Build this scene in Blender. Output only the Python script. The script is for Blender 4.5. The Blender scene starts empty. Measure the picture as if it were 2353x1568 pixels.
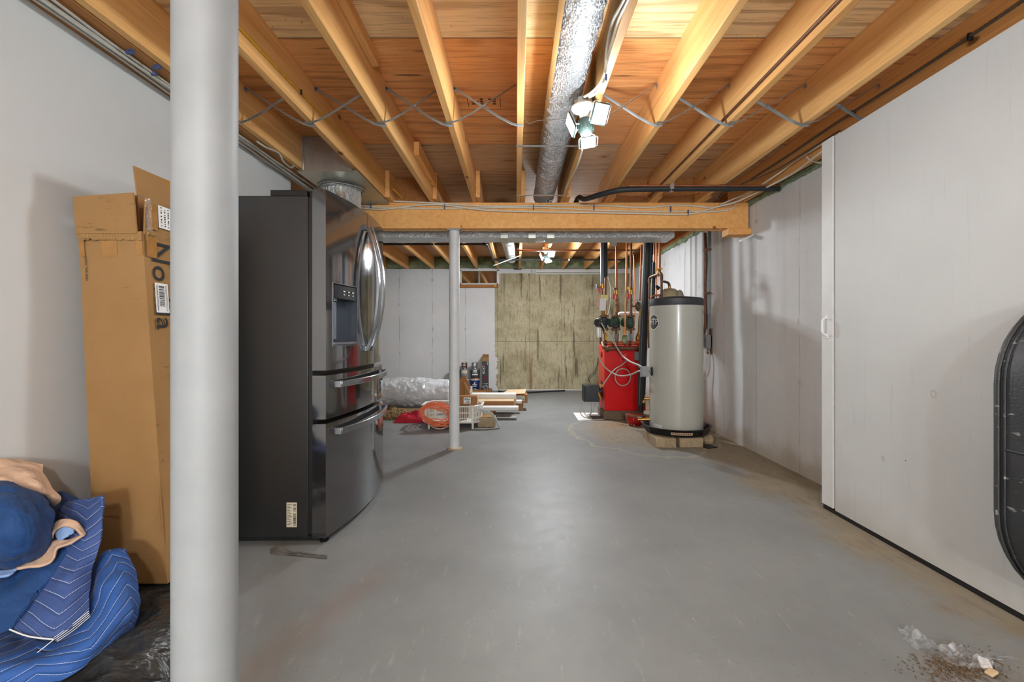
import bpy, bmesh, math, random
from mathutils import Vector, Matrix, noise
random.seed(7)
sc = bpy.context.scene
COL = sc.collection
PI = math.pi
F, CX, CY, CZ = 1033.0, 1186.0, 768.0, 1.06      # focal length in pixels of a 2353x1568 frame, vanishing point, eye height

# measuring helpers: where a sighted point of the photograph stands in the room
def P(px, py, Y): return Vector(((px - CX) * Y / F, Y, CZ + (CY - py) * Y / F))
def PZ(px, py, z): return P(px, py, (z - CZ) * F / (CY - py))
def PX(px, py, x): return P(px, py, x * F / (px - CX))

# ------------------------------------------------------------------ mesh collector
class M:
    def __init__(s): s.v = []; s.f = []; s.mi = []; s.uv = {}
    def add(s, vs, fs, mi=0):
        b = len(s.v); s.v += [Vector(v) for v in vs]
        for f in fs: s.f.append(tuple(b + i for i in f)); s.mi.append(mi)
        return s
    def hexa(s, c, mi=0):   # 8 corners: bottom 4 ccw, top 4 ccw
        return s.add(c, [(3,2,1,0),(4,5,6,7),(0,1,5,4),(1,2,6,5),(2,3,7,6),(3,0,4,7)], mi)
    def box(s, x0, x1, y0, y1, z0, z1, mi=0):
        return s.hexa([(x0,y0,z0),(x1,y0,z0),(x1,y1,z0),(x0,y1,z0),(x0,y0,z1),(x1,y0,z1),(x1,y1,z1),(x0,y1,z1)], mi)
    def obox(s, c, ax, ay, az, mi=0):   # oriented box: centre and three half vectors
        c, ax, ay, az = map(Vector, (c, ax, ay, az))
        return s.hexa([c-ax-ay-az, c+ax-ay-az, c+ax+ay-az, c-ax+ay-az, c-ax-ay+az, c+ax-ay+az, c+ax+ay+az, c-ax+ay+az], mi)
    def tube(s, pts, r, n=10, closed=False, caps=True, mi=0):
        pts = [Vector(p) for p in pts]; k = len(pts)
        rs = r if isinstance(r, (list, tuple)) else [r] * k
        tang = []
        for i in range(k):
            a = pts[(i-1) % k] if (closed or i > 0) else pts[i]
            b = pts[(i+1) % k] if (closed or i < k-1) else pts[i]
            t = (b - a); tang.append(t.normalized() if t.length > 1e-9 else Vector((0,0,1)))
        ref = Vector((0,0,1)) if abs(tang[0].z) < .9 else Vector((1,0,0))
        nrm = (ref - tang[0] * ref.dot(tang[0])).normalized()
        vs = []
        for i in range(k):
            nrm = (nrm - tang[i] * nrm.dot(tang[i]))
            nrm = nrm.normalized() if nrm.length > 1e-6 else tang[i].orthogonal().normalized()
            bi = tang[i].cross(nrm)
            for j in range(n):
                a = 2 * PI * j / n
                vs.append(pts[i] + (nrm * math.cos(a) + bi * math.sin(a)) * rs[i])
        fs = []
        for i in range(k if closed else k-1):
            i2 = (i+1) % k
            for j in range(n):
                j2 = (j+1) % n
                fs.append((i*n+j, i*n+j2, i2*n+j2, i2*n+j))
        if caps and not closed:
            fs.append(tuple(reversed(range(n)))); fs.append(tuple((k-1)*n + j for j in range(n)))
        return s.add(vs, fs, mi)
    def cyl(s, a, b, r, r2=None, n=16, mi=0): return s.tube([a, b], [r, r if r2 is None else r2], n, mi=mi)
    def lathe(s, prof, c=(0,0,0), n=32, axis='Z', mi=0):   # prof: (radius, height)
        vs = []; c = Vector(c)
        for r, h in prof:
            for j in range(n):
                a = 2*PI*j/n
                x, y = r*math.cos(a), r*math.sin(a)
                vs.append(c + (Vector((x, y, h)) if axis == 'Z' else Vector((h, x, y)) if axis == 'X' else Vector((y, h, x))))
        fs = []
        for i in range(len(prof)-1):
            for j in range(n):
                j2 = (j+1) % n
                fs.append((i*n+j, i*n+j2, (i+1)*n+j2, (i+1)*n+j))
        if prof[0][0] > 1e-6: fs.append(tuple(reversed(range(n))))
        if prof[-1][0] > 1e-6: fs.append(tuple((len(prof)-1)*n + j for j in range(n)))
        return s.add(vs, fs, mi)
    def sweep(s, pts, sides, ups, w, t, mi=0):   # rectangular bar along a path
        b = len(s.v); n = len(pts)
        for p, a, u in zip(pts, sides, ups):
            for x, y in ((-1,-1),(1,-1),(1,1),(-1,1)): s.v.append(Vector(p) + Vector(a)*x*w/2 + Vector(u)*y*t/2)
        for i in range(n-1):
            for j in range(4):
                j2 = (j+1) % 4; s.f.append((b+i*4+j, b+i*4+j2, b+i*4+4+j2, b+i*4+4+j)); s.mi.append(mi)
        s.f.append((b+3, b+2, b+1, b)); s.f.append(tuple(b+(n-1)*4+j for j in range(4))); s.mi += [mi, mi]
        return s
    def grid(s, fn, nu, nv, mi=0, uvs=None):     # fn(u, v) with u, v in 0..1
        b = len(s.v)
        for j in range(nv+1):
            for i in range(nu+1): s.v.append(Vector(fn(i/nu, j/nv)))
        for j in range(nv):
            for i in range(nu):
                q = (b+j*(nu+1)+i, b+j*(nu+1)+i+1, b+(j+1)*(nu+1)+i+1, b+(j+1)*(nu+1)+i)
                if uvs: s.uv[len(s.f)] = [(uvs[0]*a/nu, uvs[1]*c/nv) for a, c in ((i,j),(i+1,j),(i+1,j+1),(i,j+1))]
                s.f.append(q); s.mi.append(mi)
        return s
    def prism(s, poly, depth, o, ex, ey, ez, mi=0):   # 2D polygon (ccw) in the plane (ex, ey) from o, extruded along ez
        o, ex, ey, ez = map(Vector, (o, ex, ey, ez)); n = len(poly)
        vs = [o + ex*a + ey*b for a, b in poly] + [o + ex*a + ey*b + ez*depth for a, b in poly]
        fs = [tuple(reversed(range(n))), tuple(range(n, 2*n))] + [(i, (i+1) % n, n+(i+1) % n, n+i) for i in range(n)]
        return s.add(vs, fs, mi)

def spl(pts, n=8, closed=False):      # Catmull-Rom through the points
    pts = [Vector(p) for p in pts]; k = len(pts); out = []
    for i in range(k if closed else k-1):
        g = (lambda j: pts[j % k]) if closed else (lambda j: pts[max(0, min(k-1, j))])
        p0, p1, p2, p3 = g(i-1), g(i), g(i+1), g(i+2)
        for q in range(n):
            t = q / n
            out.append(.5*((2*p1) + (p2-p0)*t + (2*p0-5*p1+4*p2-p3)*t*t + (3*p1-p0-3*p2+p3)*t**3))
    if not closed: out.append(pts[-1])
    return out

def bend(pts, r=.04, n=5):            # straight runs with rounded elbows
    pts = [Vector(p) for p in pts]; out = [pts[0]]
    for i in range(1, len(pts)-1):
        a, b, c = pts[i-1], pts[i], pts[i+1]
        d1, d2 = (a-b), (c-b); rr = min(r, d1.length*.45, d2.length*.45)
        p, q = b + d1.normalized()*rr, b + d2.normalized()*rr
        for k in range(n+1):
            t = k/n; out.append(p*(1-t)**2 + b*2*t*(1-t) + q*t*t)
    out.append(pts[-1]); return out

def link(o, parent=None):
    COL.objects.link(o)
    if parent is not None: o.parent = parent
    return o

def rootpos(p):
    t = Vector((0,0,0))
    while p is not None: t += p.location; p = p.parent
    return t

def obj(name, m, mats, parent=None, bevel=0, solid=0, sub=0, sharp=35, origin=None, label=None, smooth=True):
    """link one mesh; coordinates are room coordinates, the origin goes to the middle of its base"""
    if not isinstance(mats, (list, tuple)): mats = [mats]
    if parent is None:
        lo = Vector((min(v.x for v in m.v), min(v.y for v in m.v), min(v.z for v in m.v)))
        hi = Vector((max(v.x for v in m.v), max(v.y for v in m.v), max(v.z for v in m.v)))
        loc = Vector(origin) if origin is not None else Vector(((lo.x+hi.x)/2, (lo.y+hi.y)/2, lo.z)); off = loc
    else:
        loc = Vector((0,0,0)); off = rootpos(parent)
    me = bpy.data.meshes.new(name)
    me.from_pydata([v - off for v in m.v], [], m.f)
    for mt in mats: me.materials.append(mt)
    me.polygons.foreach_set('material_index', m.mi)
    if m.uv:
        uvl = me.uv_layers.new(name='UVMap')
        for pi, co in m.uv.items():
            for k, li in enumerate(me.polygons[pi].loop_indices): uvl.data[li].uv = co[k]
    me.update()
    if smooth:
        me.polygons.foreach_set('use_smooth', [True]*len(me.polygons)); me.set_sharp_from_angle(angle=math.radians(sharp))
    o = bpy.data.objects.new(name, me); o.location = loc; link(o, parent)
    if solid:
        md = o.modifiers.new('thickness', 'SOLIDIFY'); md.thickness = solid; md.offset = 0
    if sub:
        md = o.modifiers.new('round', 'SUBSURF'); md.levels = sub; md.render_levels = sub
    if bevel:
        md = o.modifiers.new('edge', 'BEVEL'); md.width = bevel; md.segments = 2; md.limit_method = 'ANGLE'; md.angle_limit = math.radians(40)
    if label: o['label'] = label
    return o

def tag(o, label, cat, group=None, kind=None):
    o['label'] = label; o['category'] = cat
    if group: o['group'] = group
    if kind: o['kind'] = kind
    return o

def thing(name, loc, label, cat, group=None, kind=None):
    o = bpy.data.objects.new(name, None); o.empty_display_size = .1; o.location = loc; link(o)
    return tag(o, label, cat, group, kind)

def struct(name, m, mats, parent=None, **k):
    o = obj(name, m, mats, parent, **k)
    if parent is None: o['kind'] = 'structure'
    return o

_txt = {}
def text(m, s, size, place, mi=0, depth=.0, align='CENTER', squash=1.0):
    """lettering: place(x, y) gives the room position of a point of the text's own plane"""
    key = (s, size, align)
    if key not in _txt:
        c = bpy.data.curves.new('lettering', 'FONT'); c.body = s; c.size = size; c.align_x = align; c.align_y = 'CENTER'; c.resolution_u = 3
        o = bpy.data.objects.new('lettering', c); COL.objects.link(o)
        bpy.context.view_layer.update()
        me = o.evaluated_get(bpy.context.evaluated_depsgraph_get()).to_mesh()
        _txt[key] = ([tuple(v.co) for v in me.vertices], [tuple(p.vertices) for p in me.polygons])
        o.to_mesh_clear(); bpy.data.objects.remove(o); bpy.data.curves.remove(c)
    vs, fs = _txt[key]
    m.add([place(x*squash, y) for x, y, z in vs], fs, mi)

# ------------------------------------------------------------------ materials
def lin(c):
    f = lambda u: (u/12.92 if u <= .04045 else ((u+.055)/1.055)**2.4)
    return tuple(f(x/255) for x in c) + (1.0,)

class Mat:
    def __init__(s, name):
        s.m = bpy.data.materials.new(name); s.m.use_nodes = True
        s.nt = s.m.node_tree; s.nt.nodes.clear()
        s.out = s.n('ShaderNodeOutputMaterial')
        s.b = s.n('ShaderNodeBsdfPrincipled'); s.l(s.b.outputs[0], s.out.inputs[0])
        s.tc = s.n('ShaderNodeTexCoord')
    def n(s, t, **k):
        nd = s.nt.nodes.new(t)
        for a, v in k.items():
            if a.startswith('i_'):
                key = a[2:]; key = int(key) if key.isdigit() else key.replace('_', ' ')
                s.put(nd.inputs[key], v)
            else: setattr(nd, a, v)
        return nd
    def put(s, sock, v):
        if hasattr(v, 'is_output') or isinstance(v, bpy.types.NodeSocket): s.nt.links.new(v, sock)
        else: sock.default_value = v
    def l(s, a, b): s.nt.links.new(a, b)
    def set(s, **k):
        for a, v in k.items(): s.put(s.b.inputs[a.replace('_', ' ')], v)
        return s
    def P(s): return s.n('ShaderNodeNewGeometry').outputs['Position']
    def O(s): return s.tc.outputs['Object']
    def map(s, v, scale=(1,1,1), rot=(0,0,0), loc=(0,0,0)):
        nd = s.n('ShaderNodeMapping'); s.l(v, nd.inputs['Vector'])
        nd.inputs['Scale'].default_value = scale; nd.inputs['Rotation'].default_value = rot; nd.inputs['Location'].default_value = loc
        return nd.outputs[0]
    def noise(s, v, scale=5, detail=4, rough=.55, dist=0):
        nd = s.n('ShaderNodeTexNoise', i_Vector=v, i_Scale=scale, i_Detail=detail, i_Roughness=rough, i_Distortion=dist)
        return nd.outputs['Fac']
    def vor(s, v, scale=5, feature='F1', out='Distance', rand=1.0):
        nd = s.n('ShaderNodeTexVoronoi', feature=feature, i_Vector=v, i_Scale=scale, i_Randomness=rand)
        return nd.outputs[out]
    def wave(s, v, scale=5, dist=2, detail=2, dscale=1, d='X', prof='SIN', typ='BANDS'):
        nd = s.n('ShaderNodeTexWave', wave_type=typ, wave_profile=prof, i_Vector=v, i_Scale=scale, i_Distortion=dist, i_Detail=detail, i_Detail_Scale=dscale)
        if typ == 'BANDS': nd.bands_direction = d
        else: nd.rings_direction = d
        return nd.outputs['Fac']
    def ramp(s, fac, stops, interp='LINEAR'):
        nd = s.n('ShaderNodeValToRGB'); s.l(fac, nd.inputs[0]); cr = nd.color_ramp; cr.interpolation = interp
        while len(cr.elements) < len(stops): cr.elements.new(.5)
        for e, (p, c) in zip(cr.elements, stops):
            e.position = p; e.color = c if isinstance(c, tuple) and len(c) == 4 else (c, c, c, 1) if not isinstance(c, tuple) else c + (1,)
        return nd.outputs[0]
    def mix(s, fac, a, b, mode='MIX'):
        nd = s.n('ShaderNodeMix', data_type='RGBA', blend_type=mode)
        s.put(nd.inputs[0], fac); s.put(nd.inputs[6], a); s.put(nd.inputs[7], b)
        return nd.outputs[2]
    def math(s, op, a, b=0.0, clamp=False):
        nd = s.n('ShaderNodeMath', operation=op, use_clamp=clamp); s.put(nd.inputs[0], a)
        s.put(nd.inputs[1], b); return nd.outputs[0]
    def mapr(s, v, a, b, c=0.0, d=1.0, smooth=True):
        nd = s.n('ShaderNodeMapRange', interpolation_type='SMOOTHSTEP' if smooth else 'LINEAR')
        for i, q in enumerate((v, a, b, c, d)): s.put(nd.inputs[i], q)
        return nd.outputs[0]
    def xyz(s, v):
        nd = s.n('ShaderNodeSeparateXYZ'); s.l(v, nd.inputs[0]); return nd.outputs
    def bump(s, h, strength=.3, dist=.01, prev=None):
        nd = s.n('ShaderNodeBump', i_Height=h, i_Strength=strength, i_Distance=dist)
        if prev is not None: s.l(prev, nd.inputs['Normal'])
        return nd.outputs[0]
    def rnd(s): return s.n('ShaderNodeObjectInfo').outputs['Random']

def plain(name, rgb, rough=.5, metal=0.0, spec=.5, var=.06, nscale=30, bump=0.0, bscale=200, coat=0):
    a = Mat(name); c = lin(rgb)
    f = a.noise(a.O(), nscale, 3)
    a.set(Base_Color=a.mix(f, tuple(max(0, x*(1-var*2)) for x in c[:3]) + (1,), tuple(min(1, x*(1+var*2)) for x in c[:3]) + (1,)),
          Roughness=rough, Metallic=metal)
    a.b.inputs['Specular IOR Level'].default_value = spec
    if coat: a.set(Coat_Weight=coat, Coat_Roughness=.1)
    if bump: a.set(Normal=a.bump(a.noise(a.O(), bscale, 3), bump, .003))
    return a.m

def lumber(name, c0, c1, knots=True):
    a = Mat(name)
    r = a.rnd(); sh = a.math('MULTIPLY', r, 37.0)
    cmb = a.n('ShaderNodeCombineXYZ'); a.l(sh, cmb.inputs[0]); a.l(sh, cmb.inputs[2])
    v = a.n('ShaderNodeVectorMath', operation='ADD'); a.l(a.O(), v.inputs[0]); a.l(cmb.outputs[0], v.inputs[1]); v = v.outputs[0]
    g1 = a.noise(a.map(v, (26, 1.1, 26)), 1.0, 5, .6, .6)
    g2 = a.noise(a.map(v, (150, 3.0, 150)), 1.0, 3, .6)
    big = a.noise(a.map(v, (3, .8, 3)), 1.0, 2)
    f = a.math('ADD', a.math('MULTIPLY', g1, .65), a.math('MULTIPLY', big, .35))
    col = a.ramp(f, [(.32, lin(c0)), (.66, lin(c1))])
    col = a.mix(a.mapr(g2, .45, .75, 0, .28), col, lin(tuple(x*.72 for x in c0)))
    col = a.mix(a.mapr(r, 0, 1, 0, .35), col, lin((228, 190, 150)), 'MULTIPLY')
    if knots:
        kv = a.vor(a.map(v, (4.2, 2.1, 4.2)), 1.0)
        col = a.mix(a.mapr(kv, .04, .085, .85, 0), col, lin((84, 48, 26)))
    a.set(Base_Color=col, Roughness=.62, Normal=a.bump(g2, .12, .002))
    a.b.inputs['Specular IOR Level'].default_value = .3
    return a.m

WOOD = lumber('fir lumber', (214, 154, 88), (244, 196, 130))
WOODD = lumber('aged lumber', (160, 106, 58), (188, 134, 80))
WOODB = lumber('beam lumber', (226, 160, 90), (248, 196, 124))

def plywood():
    a = Mat('subfloor plywood'); p = a.P(); x, y, z = a.xyz(p)[:3]
    sheet = a.math('FLOOR', a.math('DIVIDE', a.math('SUBTRACT', y, 2.177), 1.22))
    hop = a.math('ADD', sheet, 10.0)
    cmb = a.n('ShaderNodeCombineXYZ'); a.l(a.math('MULTIPLY', hop, 5.3), cmb.inputs[0]); a.l(a.math('MULTIPLY', hop, 3.1), cmb.inputs[2])
    v = a.n('ShaderNodeVectorMath', operation='ADD'); a.l(p, v.inputs[0]); a.l(cmb.outputs[0], v.inputs[1]); v = v.outputs[0]
    warp = a.noise(a.map(v, (1.2, 4, 1)), 1.0, 3)
    grain = a.noise(a.map(v, (1.6, 28, 1)), 1.0, 6, .62, 1.4)
    fine = a.noise(a.map(v, (5, 170, 1)), 1.0, 3, .6)
    f = a.math('ADD', a.math('MULTIPLY', grain, .7), a.math('MULTIPLY', warp, .3))
    pale = a.ramp(f, [(.3, lin((228, 186, 130))), (.5, lin((248, 216, 164))), (.72, lin((252, 228, 186)))])
    red = a.ramp(f, [(.3, lin((212, 142, 84))), (.5, lin((238, 172, 108))), (.72, lin((244, 190, 128)))])
    grey = a.ramp(f, [(.3, lin((178, 138, 98))), (.5, lin((208, 170, 128))), (.72, lin((218, 184, 144)))])
    is0 = a.math('COMPARE', sheet, 0.0); a.nt.nodes[-1].inputs[2].default_value = .1
    ge1 = a.math('GREATER_THAN', sheet, .5)
    col = a.mix(is0, pale, red); col = a.mix(ge1, col, grey)
    col = a.mix(a.mapr(fine, .5, .75, 0, .5), col, lin((128, 80, 42)))
    ca = a.wave(a.map(v, (.5, 3.2, 1)), 1.1, 14, 4, .9, 'Y'); cm = a.noise(a.map(v, (.7, 2.2, 1)), 1.3, 2)
    col = a.mix(a.math('MULTIPLY', a.mapr(ca, .6, .98, 0, .38), a.mapr(cm, .42, .6)), col, lin((140, 84, 44)))
    kn = a.vor(a.map(v, (2.1, 3.4, 1)), 1.0)
    kc = a.n('ShaderNodeTexVoronoi', feature='F1', i_Vector=a.map(v, (2.1, 3.4, 1)), i_Scale=1.0).outputs['Color']
    some = a.math('GREATER_THAN', a.xyz(kc)[0], .45)
    ring = a.wave(a.map(v, (2.1, 3.4, 1)), 1, 0, 0, 1)
    col = a.mix(a.math('MULTIPLY', a.mapr(kn, .03, .075, .9, 0), some), col, lin((92, 46, 20)))
    col = a.mix(a.math('MULTIPLY', a.mapr(kn, .075, .20, .35, 0), some), col, lin((150, 82, 40)))
    dk = a.noise(a.map(v, (1.6, 13, 1), loc=(7, 3, 0)), 1.4, 2)
    col = a.mix(a.mapr(dk, .66, .73, 0, .75), col, lin((84, 52, 30)))
    seam = a.math('ABSOLUTE', a.math('SUBTRACT', a.math('FRACT', a.math('ADD', a.math('DIVIDE', a.math('SUBTRACT', y, 2.177), 1.22), .5)), .5))
    col = a.mix(a.mapr(seam, .001, .004, .85, 0), col, lin((50, 30, 18)))
    a.set(Base_Color=col, Roughness=.65, Normal=a.bump(grain, .08, .003))
    a.b.inputs['Specular IOR Level'].default_value = .3
    return a.m
PLY = plywood()

def drywall(name, rgb):
    a = Mat(name); p = a.P()
    n = a.noise(p, 3.0, 4); b = a.noise(p, 140, 3)
    col = a.mix(n, lin(tuple(x-8 for x in rgb)), lin(tuple(x+5 for x in rgb)))
    blot = a.noise(p, 9, 5, .7)
    col = a.mix(a.mapr(blot, .66, .8, 0, .25), col, lin((150, 150, 150)))
    a.set(Base_Color=col, Roughness=.7, Normal=a.bump(b, .15, .002))
    return a.m
DRY = drywall('painted drywall', (202, 204, 203))

def white_concrete(name, axis):
    a = Mat(name); p = a.P(); X = a.xyz(p); u = X[axis]; z = X[2]
    pits = a.vor(a.map(p, (1,1,1)), 60); pm = a.noise(p, 2.0, 2)
    pit = a.math('MULTIPLY', a.mapr(pits, .10, .2, 1, 0), a.mapr(pm, .47, .62, 0, 1))
    n = a.noise(p, 4, 5, .6); st = a.noise(a.map(p, (5, 5, .5)), 1.2, 4)
    col = a.mix(n, lin((206, 207, 207)), lin((226, 227, 227)))
    col = a.mix(a.mapr(st, .5, .75, 0, .25), col, lin((165, 166, 168)))
    fr = a.math('ABSOLUTE', a.math('SUBTRACT', a.math('FRACT', a.math('DIVIDE', a.math('ADD', u, a.math('MULTIPLY', a.noise(p, 3, 2), .03)), .62)), .5))
    line = a.mapr(fr, .004, .014, 1, 0)
    lm = a.noise(a.map(p, (1,1,1.5)), 3, 3)
    lmask = a.math('MULTIPLY', line, a.mapr(lm, .38, .6, .15, .8))
    col = a.mix(a.math('MULTIPLY', lmask, .5), col, lin((118, 116, 112)))
    zz = a.math('ABSOLUTE', a.math('SUBTRACT', a.math('FRACT', a.math('DIVIDE', z, .46)), .5))
    tie = a.math('MULTIPLY', a.mapr(fr, .02, .05, 1, 0), a.mapr(zz, .03, .07, 1, 0))
    col = a.mix(a.math('MULTIPLY', tie, a.mapr(a.noise(p, 5, 2), .45, .66, 0, .4)), col, lin((120, 112, 104)))
    col = a.mix(a.math('MULTIPLY', pit, .55), col, lin((110, 108, 106)))
    low = a.math('ADD', z, a.math('MULTIPLY', a.noise(p, 5, 4), -.35))
    col = a.mix(a.mapr(low, -.14, .06, .55, 0), col, lin((165, 150, 122)))
    bh = a.math('SUBTRACT', a.math('MULTIPLY', a.noise(p, 120, 4), .4), a.math('ADD', pit, line))
    a.set(Base_Color=col, Roughness=.75, Normal=a.bump(bh, .35, .004))
    return a.m
CONCX = white_concrete('white painted concrete', 0)
CONCY = white_concrete('white painted concrete along the side', 1)

def far_wall():
    a = Mat('far wall concrete, half unpainted'); p = a.P(); x, y, z = a.xyz(p)[:3]
    w = CONCX
    n = a.noise(p, 3, 6, .7); st = a.noise(a.map(p, (7, 7, .8)), 1.0, 6, .65); spk = a.noise(p, 45, 3, .7)
    bare = a.ramp(n, [(.3, lin((156, 146, 114))), (.55, lin((194, 186, 154))), (.75, lin((210, 204, 176)))])
    bare = a.mix(a.mapr(st, .54, .68, 0, .6), bare, lin((116, 100, 70)))
    bare = a.mix(a.mapr(st, .30, .40, .5, 0), bare, lin((188, 180, 150)))
    drip = a.noise(a.map(p, (16, 16, 1.1), loc=(3,0,1)), 1.0, 4)
    bare = a.mix(a.mapr(drip, .58, .68, 0, .75), bare, lin((78, 64, 44)))
    gr = a.noise(a.map(p, (38, 38, 9)), 1.0, 5, .7); bare = a.mix(a.mapr(gr, .48, .7, 0, .5), bare, lin((104, 96, 66)))
    rust = a.mapr(a.math('ABSOLUTE', a.math('SUBTRACT', x, a.math('ADD', .22, a.math('MULTIPLY', a.noise(p, 4, 3), .12)))), .0, .045, 1, 0)
    bare = a.mix(a.math('MULTIPLY', rust, a.mapr(z, .2, 1.0, .75, 0)), bare, lin((120, 62, 26)))
    rz = a.math('MULTIPLY', a.mapr(a.math('ABSOLUTE', a.math('SUBTRACT', z, .62)), .02, .12, 1, 0), a.mapr(a.math('ABSOLUTE', a.math('SUBTRACT', x, .05)), .1, .3, .6, 0))
    bare = a.mix(a.math('MULTIPLY', rz, a.mapr(n, .4, .6)), bare, lin((120, 66, 30)))
    seam = a.mapr(a.math('ABSOLUTE', a.math('SUBTRACT', z, .92)), .002, .010, .5, 0)
    bare = a.mix(seam, bare, lin((80, 70, 50)))
    bare = a.mix(a.mapr(spk, .56, .7, 0, .55), bare, lin((78, 72, 54)))
    fr = a.math('ABSOLUTE', a.math('SUBTRACT', a.math('FRACT', a.math('DIVIDE', a.math('ADD', x, .05), .6)), .5))
    bare = a.mix(a.mapr(fr, .003, .010, .55, 0), bare, lin((84, 72, 50)))
    # white paint over the left part and along the top
    nz = a.noise(p, 5, 4, .7)
    edge = a.math('ADD', -.40, a.math('MULTIPLY', a.math('SUBTRACT', nz, .5), a.mapr(z, .5, 1.1, .35, .02)))
    edge = a.math('ADD', edge, a.mapr(z, .62, .86, .045, 0))
    paint = a.math('MAXIMUM', a.mapr(a.math('SUBTRACT', x, edge), -.004, .004, 1, 0, False), a.mapr(a.math('ADD', z, a.math('MULTIPLY', nz, .02)), 2.205, 2.212, 0, 1, False))
    u = x
    pits = a.vor(p, 60); pm = a.noise(p, 2.0, 2)
    pit = a.math('MULTIPLY', a.mapr(pits, .10, .2, 1, 0), a.mapr(pm, .47, .62, 0, 1))
    wh = a.mix(n, lin((212, 213, 213)), lin((230, 231, 231)))
    l2 = a.math('ABSOLUTE', a.math('SUBTRACT', a.math('FRACT', a.math('DIVIDE', a.math('ADD', x, a.math('MULTIPLY', a.noise(p, 3, 2), .04)), .62)), .5))
    ln = a.math('MULTIPLY', a.mapr(l2, .004, .014, 1, 0), a.mapr(a.noise(a.map(p, (1,1,1.5)), 3, 3), .38, .6, .2, .9))
    wh = a.mix(a.math('MULTIPLY', ln, .6), wh, lin((110, 108, 104)))
    zz = a.math('ABSOLUTE', a.math('SUBTRACT', a.math('FRACT', a.math('DIVIDE', z, .46)), .5))
    tie = a.math('MULTIPLY', a.mapr(l2, .02, .05, 1, 0), a.mapr(zz, .03, .07, 1, 0))
    wh = a.mix(a.math('MULTIPLY', tie, a.mapr(a.noise(p, 5, 2), .45, .66, 0, .4)), wh, lin((120, 112, 104)))
    wh = a.mix(a.math('MULTIPLY', pit, .5), wh, lin((120, 118, 116)))
    a.set(Base_Color=a.mix(paint, bare, wh), Roughness=.8, Normal=a.bump(a.math('ADD', a.math('MULTIPLY', spk, .5), paint), .3, .004))
    return a.m
FARW = far_wall()

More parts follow.
